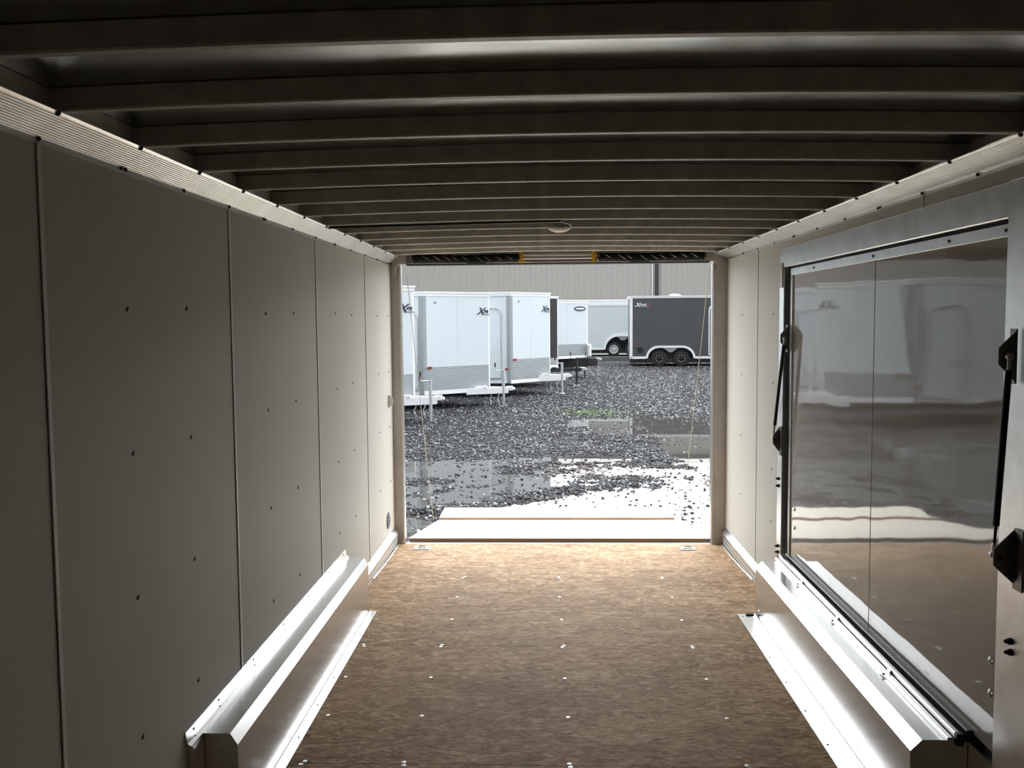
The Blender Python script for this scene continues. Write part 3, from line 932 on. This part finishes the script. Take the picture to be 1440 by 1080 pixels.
# wall fittings near the rear
v_ = empty('wall_vent', (-HX, 6.35, 0.215), label='dark round vent low on the left wall by the rear post', category='vent')
MB().lathe([(0, 0.062), (0.004, 0.060), (0.006, 0.052)], (0, 0, 0), (1, 0, 0), 24).build('vent_ring', M_VENT, v_, smooth=True)
for dz in (-0.030, -0.010, 0.010, 0.030):
    w = math.sqrt(0.052**2-dz**2)
    MB().rbox(0.005, 0.010, -w, w, dz-0.006, dz+0.004, 0.001).build('louver', M_VENT, v_)
hp = empty('strap_hook', (-HX, 6.45, 1.06), label='small white half-round hook plate on the left wall by the rear post', category='hook')
poly = [(0.0, -0.042)]+[(0.030*math.cos(a), 0.042*math.sin(a)) for a in [(-PI/2+PI*k/12) for k in range(1, 12)]]+[(0.0, 0.042)]
MB().prism(poly, -0.010, 0.0, 'y').build('hook_plate', M_SEAM, hp)
MB().tube([(p_[0]+0.003, -0.005, p_[1]) for p_ in poly], 0.004, 7).build('hook_rim', M_WTRIM, hp, smooth=True)

# floor latch plates
for x, y, side in ((-1.00, 6.49, 'left'), (0.925, 6.48, 'right')):
    z = ZS*(y-5.674)/(D-5.674)
    lp = empty('floor_latch', (x, y, z+0.001), label='small metal latch plate in the floor by the %s rear post' % side, category='latch', group='latch plates at the rear of the floor')
    lp.rotation_euler = (math.radians(-1.4), 0, 0)
    MB().rbox(-0.055, 0.055, -0.045, 0.045, -0.001, 0.004, 0.001).build('plate', M_GALV, lp)
    MB().rbox(-0.030, 0.030, -0.022, 0.022, 0.004, 0.007, 0.001).build('latch_pan', M_PLATE, lp)
    MB().tube([(-0.022, -0.01, 0.007), (-0.022, 0.016, 0.012), (0.022, 0.016, 0.012), (0.022, -0.01, 0.007)], 0.003, 6).build('latch_ring', M_SCREW, lp, smooth=True)
    sc = MB()
    for a in (-0.045, 0.045):
        for c in (-0.035, 0.035):
            sc.lathe([(0, 0.005), (0.002, 0.003)], (a, c, 0.004), (0, 0, 1), 6)
    sc.build('latch_screws', M_SCREW, lp, kind='stuff')

# ramp door lowered to the ground
rampE = empty('ramp_door', (0, 6.70, 0), label='lowered rear ramp with pale plywood deck and brown edge', category='ramp')
y0, z0, y1, z1 = 0.005, 0.002, 1.90, -0.280
a_ = math.atan2(z1-z0, y1-y0)
th = 0.026
MB().prism([(y0, z0), (y1, z1), (y1, z1-0.004), (y0, z0-0.004)], -1.128, 1.128, 'x').build('deck_face', M_RAMP, rampE)
MB().prism([(y0+0.002, z0-0.004), (y1, z1-0.004), (y1, z1-th), (y0+0.002, z0-th)], -1.126, 1.126, 'x').build('plywood_core', M_PLY_EDGE, rampE)
MB().prism([(y0+0.03, z0-th), (y1, z1-th), (y1, z1-0.09), (y0+0.03, z0-0.10)], -1.10, 1.10, 'x').build('ramp_frame', M_ALUR, rampE)
MB().rbox(-1.10, 1.10, y1-0.05, y1-0.01, -0.42, z1-0.05, 0.004).build('end_rail', M_ALUR, rampE)
MB().tube([(-1.12, -0.005, -0.035), (1.12, -0.005, -0.035)], 0.012, 10).build('hinge', M_GALV, rampE, smooth=True)
fy0, fy1, fz = 1.885, 2.33, -0.252
flp = MB().rbox(-1.12, 1.128, fy0, fy1, fz-0.004, fz, 0.001).build('flap_face', M_RAMP, rampE, label='narrow plywood flap at the far end of the ramp')
MB().rbox(-1.118, 1.126, fy0+0.001, fy1, fz-0.024, fz-0.004, 0.001).build('flap_edge', M_PLY_EDGE, rampE)
MB().box(-1.0, 1.0, fy0+0.1, fy0+0.16, -0.40, fz-0.024).build('flap_rest', M_ALUR, rampE)

for s, xt, xb, lab in ((-1, -1.115, -1.135, 'thin steel ramp cable hanging at the left rear post'), (1, 1.105, 1.14, 'thin steel ramp cable hanging at the right rear post')):
    pts = [(xt+(xb-xt)*t, 6.72+(8.25-6.72)*t, 1.99+(-0.21-1.99)*t-0.03*math.sin(PI*t)) for t in [i/16 for i in range(17)]]
    MB().tube(pts, 0.0026, 6).build('ramp_cable', M_ROPE, smooth=True, label=lab, category='cable', group='steel ramp cables')

# ============================================================ OUTSIDE THINGS
def wheel(parent, x, y, r, rim_mat, nspoke=8, side=-1):
    t = MB().lathe([(-0.10, r*0.62), (-0.105, r*0.80), (-0.09, r*0.95), (-0.06, r), (0.06, r), (0.09, r*0.95), (0.105, r*0.80), (0.10, r*0.62)], (x, y, r), (0, 1, 0), 28, False).build('tire', M_RUBBER, parent, smooth=True)
    rim = MB().lathe([(-0.10, r*0.63), (-0.108, r*0.58), (-0.07, r*0.54), (-0.055, r*0.30), (-0.085, r*0.20), (-0.105, r*0.16), (-0.11, 0.02)], (x, y, r), (0, 1, 0), 24, False)
    o = rim.build('rim', rim_mat, t, smooth=True)
    h = MB()
    for k in range(nspoke):
        a = 2*PI*k/nspoke
        h.lathe([(-0.066, r*0.075), (-0.071, r*0.065)], (x+r*0.42*math.cos(a), y, r+r*0.42*math.sin(a)), (0, 1, 0), 8)
    h.build('rim_holes', M_BLACK if rim_mat is not M_BFRAME else M_SILVER, t, kind='stuff')
    return t

def logo_on(parent, x, y, z, rz, scale, main=M_NAVY, small=M_NAVY, part='XPRESS', redlast=False):
    # slanted emblem lettering, standing upright on a wall panel
    a = text_obj('X', 0.46*scale, main, parent, 'lettering', shear=0.45, bold=0.006*scale, sx_=1.15)
    a.location = (x, y, z); a.rotation_euler = (PI/2, 0, rz)
    if len(part) > 1:
        b = text_obj(part[1:], 0.20*scale, small, parent, 'lettering', shear=0.35, bold=0.004*scale, sx_=1.25)
        dx = 0.36*scale
        b.location = (x+dx*math.cos(rz), y+dx*math.sin(rz), z+0.07*scale); b.rotation_euler = (PI/2, 0, rz)
        L = 0.16*scale*(len(part)-1)+0.05
        u = MB().box(0, L, -0.004, 0.004, 0, 0.02*scale).build('lettering_underline', main, parent)
        u.location = (x+(dx-0.02)*math.cos(rz), y+(dx-0.02)*math.sin(rz), z); u.rotation_euler = (0, 0, rz)

def offs(poly, d):
    # offset a closed footprint outwards (counter-clockwise list)
    n = len(poly); out = []
    for i in range(n):
        p0, p1, p2 = Vector(poly[i-1]), Vector(poly[i]), Vector(poly[(i+1) % n])
        e1 = (p1-p0).normalized(); e2 = (p2-p1).normalized()
        n1 = Vector((e1.y, -e1.x)); n2 = Vector((e2.y, -e2.x))
        k = (n1+n2); k = k/max(0.3, k.dot(n1))
        out.append(tuple(p1+k*d))
    return out

def trailer(apex, gz, zb, zt, guard, vd, L, skin, trim, lab, yaw=0.0, hw=1.2, tongue_mat=None, tongue_tip=0.55, jack_x=0.33,
            wheels=(), rim=None, door=None, markers=True, logo='XPRESS', band=0.10, tz=(0.31, 0.47), logo_z=None, seam=0.5, small_logo=True, guard_bottom=None, near_arch=None, crank=True, chains=True):
    """local frame: x forward (nose apex at 0), near side at y=-hw, z up from the ground"""
    root = empty('cargo_trailer', (apex[0], apex[1], gz), yaw, label=lab, category='trailer')
    foot = [(-vd-L, -hw), (-vd, -hw), (0, 0), (-vd, hw), (-vd-L, hw)]
    tongue_mat = tongue_mat or M_TONGUE
    # inner body
    core = offs(foot, -0.03)
    if near_arch:
        core = [(-vd-L+0.03, -hw+0.35), (-vd-0.03, -hw+0.35)]+core[2:]
        MB().prism([(-vd-L, zt-0.2), (-vd, zt-0.2), (-vd, zt-0.05), (-vd-L, zt-0.05)], -hw+0.01, -hw+0.4, 'y').build('roof_rail', skin, root)
    MB().prism(core, zb+0.02, zt-0.03, 'z').build('body', skin, root)
    # near side skin (with an arch cut for the wheels where seen)
    if near_arch:
        xa, xb, zr_ = near_arch
        r_c = (zr_-zb)
        out = [(-vd-L, zb)]
        m_ = 8
        out += [(xa+r_c-r_c*math.cos(PI/2*k/m_), zb+r_c*math.sin(PI/2*k/m_)) for k in range(m_+1)]
        out += [(xb-r_c+r_c*math.sin(PI/2*k/m_), zb+r_c*math.cos(PI/2*k/m_)) for k in range(m_+1)]
        arch = out[1:]
        out += [(-vd, zb), (-vd, zt-band), (-vd-L, zt-band)]
        MB().prism(out, -hw-0.004, -hw+0.016, 'y').build('side_skin', skin, root)
        fen = [(x, z) for x, z in arch]
        cx_ = (xa+xb)/2
        inn = [(cx_+(x-cx_)*(1-0.085/((xb-xa)/2)), zb+(z-zb)*(1-0.085/r_c)) for x, z in arch]
        mb = MB()
        q = len(fen)
        for yy in (-hw-0.06, -hw+0.02):
            for P in (fen, inn):
                mb.v += [(x, yy, z) for x, z in P]
        for i in range(q-1):
            mb.f += [(i, i+1, q+i+1, q+i), (2*q+i, 2*q+i+1, 3*q+i+1, 3*q+i), (i, i+1, 2*q+i+1, 2*q+i), (q+i, q+i+1, 3*q+i+1, 3*q+i)]
        mb.f += [(0, q, 3*q, 2*q), (q-1, 2*q-1, 4*q-1, 3*q-1)]
        mb.build('fender_trim', trim, root, smooth=True)
        # wedge between the two wheels and dark wheel well
        MB().prism([(cx_-0.32, zr_-0.08), (cx_+0.32, zr_-0.08), (cx_+0.07, zr_-0.27), (cx_-0.07, zr_-0.27)], -hw-0.03, -hw-0.01, 'y').build('fender_wedge', M_DIAM, root)
        MB().box(xa+0.02, xb-0.02, -hw+0.30, -hw+0.34, zb-0.1, zr_).build('wheel_well', M_BLACK, root)
        MB().box(-vd-L, -vd, -hw+0.1, hw-0.1, zb-0.20, zb+0.0).build('chassis', M_BFRAME, root)  # black chassis box, deepened to stand in for the shadow under the body
        MB().rbox(-vd-L, xa+0.02, -hw-0.012, -hw+0.02, zb-0.03, zb+0.07, 0.004).rbox(xb-0.02, -vd, -hw-0.012, -hw+0.02, zb-0.03, zb+0.07, 0.004).build('base_rail', trim, root)
        MB().rbox(-vd-L-0.02, -vd-L+0.09, -hw-0.012, -hw+0.10, zb-0.03, zt-0.02, 0.01).build('corner_post', trim, root)
    else:
        n = 5
        for k in range(n):
            x1 = -vd-0.03-L/n*k
            MB().rbox(x1-L/n+0.004, x1, -hw-0.002, -hw+0.018, zb+0.05, zt-band, 0.002).build('side_skin', skin, root)
        MB().prism([(-vd-L, -hw-0.01), (-vd, -hw-0.01), (-vd, hw+0.01), (-vd-L, hw+0.01)], zb, zb+0.06, 'z').build('base_rail', M_WTRIM if trim is M_WTRIM else trim, root)
        MB().box(-vd-L, -vd, -hw+0.1, hw-0.1, zb-0.12, zb).build('chassis', M_BFRAME, root)
    # roof with trim band
    rp_ = offs(foot, 0.02)
    if band > 0.15:
        for i_ in range(5):
            d0 = 0.02-0.10*(i_/5)**2.2
            MB().prism(offs(foot, d0), zt-band+band*i_/5, zt-band+band*(i_+1)/5, 'z').build('roof_band', trim, root)
    else:
        MB().prism(rp_, zt-band, zt-0.035, 'z').build('roof_band', trim, root)
        MB().prism(offs(foot, 0.035), zt-0.035, zt, 'z').build('roof_cap', trim, root)
    # nose: two V faces, each of two panels over a stone guard
    for s in (-1, 1):
        A = Vector((-vd, s*hw)); B = Vector((0, 0)); e = B-A; Ln = e.length; e = e.normalized()
        nrm = Vector((e.y, -e.x)) if s < 0 else Vector((-e.y, e.x))
        ang = math.atan2(e.y, e.x)
        fr = Matrix.Translation((A.x, A.y, 0)) @ Matrix.Rotation(ang, 4, 'Z')
        ys_ = (-0.012, 0.012)
        for u0, u1 in ((0.06, Ln*seam-0.002), (Ln*seam+0.002, Ln-0.035)):
            MB().box(u0, u1, ys_[0], ys_[1], guard, zt-band, fr).build('nose_panel', skin, root)
        gb = guard_bottom if guard_bottom is not None else zb+0.08
        MB().box(0.06, Ln-0.035, -0.018, 0.018, gb, guard, fr).build('stone_guard', M_DIAM, root)
        MB().box(0.0, Ln-0.02, -0.022, 0.022, zb-0.01, gb, fr).build('nose_rail', tongue_mat if tongue_mat is M_TONGUE else trim, root)
        MB().prism([(A.x-0.10, A.y+s*0.010), (A.x+0.0, A.y+s*0.012), tuple(A+e*0.075+nrm*0.018), tuple(A+e*0.075-nrm*0.01), (A.x-0.10, A.y-s*0.01)], zb, zt-band, 'z').build('corner_post', M_DIAM, root)
    MB().prism([(-0.05, -0.055), (0.012, 0), (-0.05, 0.055)], zb, zt-band, 'z').build('nose_cap', trim, root)
    # tongue
    tg = MB()
    z0, z1 = tz
    for s in (-1, 1):
        p0 = Vector((-0.52, s*0.44)); p1 = Vector((tongue_tip-0.12, s*0.03))
        e = (p1-p0).normalized(); q = Vector((-e.y, e.x))*0.03
        tg.prism([tuple(p0-q), tuple(p1-q), tuple(p1+q), tuple(p0+q)], z0, z1, 'z')
    to = tg.build('tongue', tongue_mat, root)
    MB().rbox(tongue_tip-0.16, tongue_tip, -0.05, 0.05, z1-0.08, z1+0.02, 0.01).rbox(tongue_tip-0.05, tongue_tip+0.05, -0.035, 0.035, z1-0.07, z1-0.01, 0.012).build('coupler', M_GALV if tongue_mat is M_BFRAME else M_WTRIM, to)
    MB().rbox(-0.5, -0.05, -0.30, 0.30, z1, z1+0.04, 0.005).build('tongue_deck', tongue_mat, to)
    jk = MB().tube([(jack_x, -0.09, z0-0.15), (jack_x, -0.09, 0.86)], 0.034, 12).build('jack', M_GALV if tongue_mat is not M_BFRAME else M_BFRAME, root, smooth=True)
    MB().tube([(jack_x, -0.09, 0.02), (jack_x, -0.09, z0-0.1)], 0.026, 12).build('jack_leg', M_GALV if tongue_mat is not M_BFRAME else M_BFRAME, jk, smooth=True)
    MB().rbox(jack_x-0.09, jack_x+0.09, -0.18, 0.0, 0.0, 0.022, 0.004).build('jack_foot', M_GALV, jk)
    if crank:
        MB().tube([(jack_x, -0.09, 0.84), (jack_x-0.18, -0.13, 0.85), (jack_x-0.19, -0.14, 0.95)], 0.011, 8).build('jack_crank', M_GALV, jk, smooth=True)
        MB().tube([(jack_x-0.19, -0.14, 0.93), (jack_x-0.19, -0.14, 1.03)], 0.017, 8).build('crank_grip', M_BLACK, jk, smooth=True)
    if chains:
        for cx_ in (jack_x-0.30, jack_x-0.12):
            pts = [(cx_+0.02*math.sin(k*1.3), -0.16, z0+0.03-0.30*k/7) for k in range(8)]
            MB().tube(pts, 0.012, 6).build('safety_chain', M_GALV, to, smooth=True)
    if door is not None:
        # side door frame with rounded upper corner
        xd, wd, zd0, zd1 = door
        r_c = 0.16
        yy = -hw-0.016
        pts = [(xd-wd, yy, zd0), (xd-wd, yy, zd1-r_c)]
        pts += [(xd-wd+r_c-r_c*math.cos(PI/2*k/6), yy, zd1-r_c+r_c*math.sin(PI/2*k/6)) for k in range(7)]
        pts += [(xd-r_c+r_c*math.sin(PI/2*k/6), yy, zd1-r_c+r_c*math.cos(PI/2*k/6)) for k in range(7)]
        pts += [(xd, yy, zd1-r_c), (xd, yy, zd0), (xd-wd, yy, zd0)]
        dd = MB().rbox(xd-wd+0.02, xd-0.02, -hw-0.014, -hw, zd0+0.02, zd1-0.02, 0.002).build('side_door', skin, root)
        MB().tube(pts, 0.026, 8, caps=False).build('door_frame', M_GALV if skin is not M_CHAR else M_WTRIM, dd, smooth=True)
        MB().rbox(xd-wd+0.08, xd-wd+0.20, -hw-0.04, -hw-0.014, 1.05+0.1, 1.15+0.1, 0.006).build('door_handle', M_SILVER, dd)
    if markers:
        MB().rbox(-vd-0.14, -vd-0.06, -hw-0.03, -hw, 0.72, 0.78, 0.006).build('marker_light', M_RED, root)
        A = Vector((-vd, -hw)); e = (Vector((0, 0))-A).normalized(); ang = math.atan2(e.y, e.x)
        fr = Matrix.Translation((A.x, A.y, 0)) @ Matrix.Rotation(ang, 4, 'Z')
        MB().box(0.10, 0.20, -0.04, 0.0, guard-0.04, guard+0.015, fr).build('marker_light', M_RED, root)
        MB().box(0.30, 0.33, -0.03, 0.0, zt-band-0.16, zt-band-0.13, fr).build('clearance_dot', M_SCREW, root)
    if logo:
        A = Vector((-vd, -hw)); e = (Vector((0, 0))-A).normalized(); ang = math.atan2(e.y, e.x)
        Ln = A.length
        u = Ln-0.37
        q = A+e*u+Vector((e.y, -e.x))*0.018
        logo_on(root, q.x, q.y, logo_z or (zt-band-0.42), ang, 0.52, part='XPR')
        e2 = (Vector((-vd, hw))).normalized()
        ang2 = math.atan2(-e2.y, -e2.x)
        q2 = Vector((0, 0))+e2*0.75+Vector((e2.y, -e2.x))*-0.0
        # continuation on the far face reads the remaining letters
        far = text_obj('ESS', 0.14, M_NAVY, root, 'lettering', shear=0.35, bold=0.003, sx_=1.25)
        nn = Vector((-e2.y, e2.x)); nn = nn if nn.x > 0 else -nn
        st = e2*0.06+nn*0.018
        far.location = (st.x, st.y, (logo_z or (zt-band-0.42))+0.05)
        far.rotation_euler = (PI/2, 0, math.atan2(e2.y, e2.x))
    for wx in wheels:
        wheel(root, wx, -hw+0.13, 0.345, rim or M_WTRIM)
    return root

# T1..T5: the row of V-nosed trailers on the left, tongues pointing right
trailer((-2.70, 17.9), GZ, 0.47, 2.72, 0.98, 1.35, 5.0, M_WPAINT, M_WTRIM, 'nearest white V-nosed trailer, cut off by the left rear post', door=(-1.55, 0.8, 0.55, 2.2), tz=(0.38, 0.53), wheels=(-4.6, -3.7))
trailer((-1.42, 21.4), GZ, 0.37, 2.68, 0.985, 1.40, 5.0, M_WPAINT, M_WTRIM, 'second white V-nosed trailer in the row, wide diamond plate stone guard', door=(-1.53, 0.8, 0.50, 2.22), tz=(0.31, 0.45), wheels=(-4.6, -3.7))
trailer((0.02, 24.9), GZ, 0.38, 2.76, 1.005, 1.03, 5.2, M_WPAINT, M_WTRIM, 'third white V-nosed trailer in the row, in front of the dark narrow one', door=(-1.28, 0.9, 0.52, 2.34), tz=(0.37, 0.53), wheels=(-4.2, -3.3))
trailer((0.28, 28.0), GZ, 0.56, 2.74, 0.86, 0.9, 5.0, M_DARKSKIN, M_WTRIM, 'dark grey V-nosed trailer, only its narrow nose showing behind the third white one', tongue_mat=M_BFRAME, tongue_tip=0.85, jack_x=0.58, tz=(0.44, 0.54), logo=None, markers=False, band=0.07, wheels=(-3.9, -3.0))
t5 = trailer((1.38, 32.0), GZ, 0.70, 2.70, 1.18, 1.15, 5.5, M_WPAINT, M_WTRIM, 'white trailer with an oval badge and black underframe, fifth in the row', tongue_mat=M_BFRAME, tongue_tip=0.45, jack_x=-0.10, tz=(0.40, 0.66), logo=None, markers=False, band=0.12, seam=0.35, wheels=(-4.4, -3.5), crank=False, chains=False)
# rivets down the dark nose
# oval badge and white corner cap on the fifth trailer
A = Vector((-1.15, -1.2)); e = -A.normalized(); ang = math.atan2(e.y, e.x)
for nm, sx_, sz_, off, m in (('oval_badge', 0.30, 0.085, 0.020, M_DECALBLUE), ('badge_script', 0.23, 0.030, 0.027, M_WLET)):
    poly = [(sx_*math.cos(2*PI*k/24), sz_*math.sin(2*PI*k/24)) for k in range(24)]
    c = A+e*(A.length-0.42)+Vector((e.y, -e.x))*off
    o = MB().prism(poly, -0.004, 0.004, 'y').build(nm, m, t5)
    o.location = (c.x, c.y, 2.70-0.30); o.rotation_euler = (0, 0, ang)
MB().rbox(-0.03, 0.13, -0.10, 0.10, 0.70, 1.17, 0.05).build('corner_cap', M_WTRIM, t5)
MB().rbox(-1.0, -0.5, -0.55, -0.15, 0.36, 0.70, 0.02).build('battery_box', M_BFRAME, t5)
MB().rbox(-1.15, 0.05, -0.5, 0.5, 0.40, 0.70, 0.01).build('front_underframe', M_BFRAME, t5)

# T6: long white trailer far back
trailer((7.6, 45.8), -0.19, 0.35, 2.77, 1.0, 0.9, 9.5, M_WPAINT, M_WTRIM, 'long white trailer by the building with rounded roof edge and silver wheels', band=0.30, logo=None, markers=False,
        wheels=(3.24-7.6, 4.14-7.6), rim=M_RIM, near_arch=(2.75-7.6, 4.63-7.6, 1.06))
# T7: charcoal trailer
t7 = trailer((11.0, 39.75), GZ, 0.36, 3.00, 1.0, 0.9, 6.55, M_CHAR, M_WTRIM, 'charcoal tandem-axle trailer with white edge trim and black wheels', yaw=math.radians(-2), logo=None, markers=False,
             wheels=(-6.22, -5.29), rim=M_BFRAME, near_arch=(-6.80, -4.72, 0.885), door=(-3.3, 0.85, 0.50, 2.55))
hw = 1.2
logo_on(t7, -7.28, -hw-0.02, 2.54, 0, 0.56, main=M_WLET, small=M_WLET, part='XPRES')
last = text_obj('S', 0.112, M_REDLET, t7, 'lettering', shear=0.35, bold=0.003, sx_=1.25)
last.location = (-6.74, -hw-0.02, 2.54+0.039); last.rotation_euler = (PI/2, 0, 0)
MB().rbox(-7.32, -7.22, -hw-0.03, -hw, 0.84, 0.90, 0.008).build('marker_light', M_RED, t7)
MB().prism([(-7.15, 0.82), (-6.95, 0.82), (-6.90, 0.72), (-7.0, 0.58), (-7.12, 0.64)], -hw-0.05, -hw, 'y').build('cable_inlet', M_BLACK, t7)
vt = MB().prism([(-5.75, 3.0), (-5.62, 3.10), (-5.38, 3.10), (-5.15, 3.0)], -0.3, 0.1, 'y').build('roof_vent', M_WTRIM, t7)

# building
bd = empty('metal_building', (0, 56, -0.19), label='long grey ribbed metal building behind the trailers', category='building')
sheet_w = 0.99
def sheet_mesh():
    mb = MB()
    pr = []
    for k in range(3):
        x = k*0.33
        pr += [(x, 0), (x+0.245, 0), (x+0.265, -0.035), (x+0.31, -0.035)]
    pr.append((0.99, 0))
    for (x, y) in pr:
        mb.v += [(x, y, 0), (x, y, 6.2)]
    for i in range(len(pr)-1):
        mb.f.append((2*i, 2*i+1, 2*i+3, 2*i+2))
    return mb
sh0 = sheet_mesh().build('wall_sheet', M_BLDG, bd)
n_s = 62
for k in range(n_s):
    o = sh0 if k == 0 else sh0.copy()
    if k:
        COL.objects.link(o)
    o.location = (-26+sheet_w*k, 0, 0)
MB().box(-26, -26+sheet_w*n_s, 0.05, 16, 0, 6.2).build('building_core', M_BLDG, bd)
MB().rbox(-26.2, -26+sheet_w*n_s+0.2, -0.16, 0.0, 6.15, 6.38, 0.02).build('eave_gutter', M_SPOUT, bd)
MB().prism([(-0.05, 6.2), (-0.05, 6.32), (8, 8.0), (16.05, 6.32), (16.05, 6.2)], -26.2, -26+sheet_w*n_s+0.2, 'x').build('roof', M_BLDG, bd)
MB().rbox(6.58, 6.80, -0.16, -0.04, 0.2, 6.2, 0.02).build('downspout', M_SPOUT, bd)
MB().rbox(6.40, 6.46, -0.07, -0.03, 0.0, 6.2, 0.01).build('joint_trim', M_WTRIM, bd)
MB().rbox(-26, -26+sheet_w*n_s, -0.09, -0.03, 0.0, 0.25, 0.01).build('base_trim', M_CONC, bd)

# weeds and leaves on the gravel
rs = np.random.RandomState(4)
mb = MB()
for i in range(750):
    x = rs.normal(0.9, 0.5); y = rs.normal(19.5, 0.35)
    z = float(height(np.array([x]), np.array([y]))[0])
    a = rs.rand()*6.28; h = 0.02+0.035*rs.rand(); w = 0.007
    dx, dy = math.cos(a), math.sin(a)
    mb.add([(x-dy*w, y+dx*w, z), (x+dy*w, y-dx*w, z), (x+dx*h*0.7, y+dy*h*0.7, z+h)], [(0, 1, 2)])
mb.build('weeds', M_GRASS, kind='stuff', label='sparse green weeds along the far edge of the puddle', category='weeds')
mb = MB()
for i in range(260):
    if i < 170:
        x = rs.normal(0.38, 0.28); y = rs.normal(12.1, 0.33)
    else:
        x = rs.normal(2.25, 0.3); y = rs.normal(11.4, 0.35)
    z = max(float(height(np.array([x]), np.array([y]))[0]), WZ)+0.004
    a = rs.rand()*6.28; L = 0.015+0.03*rs.rand()
    c, s = math.cos(a), math.sin(a)
    P = [(-1, 0, 0), (-.3, .5, .012), (.5, .4, .006), (1, 0, .01), (.4, -.5, .0), (-.4, -.4, .008)]
    mb.add([(x+L*(p[0]*c-p[1]*s), y+L*(p[0]*s+p[1]*c), z+p[2]) for p in P], [(0, 1, 2, 3, 4, 5)])
mb.build('fallen_leaves', M_LEAF, kind='stuff', label='brown fallen leaves scattered on the wet gravel', category='leaves')
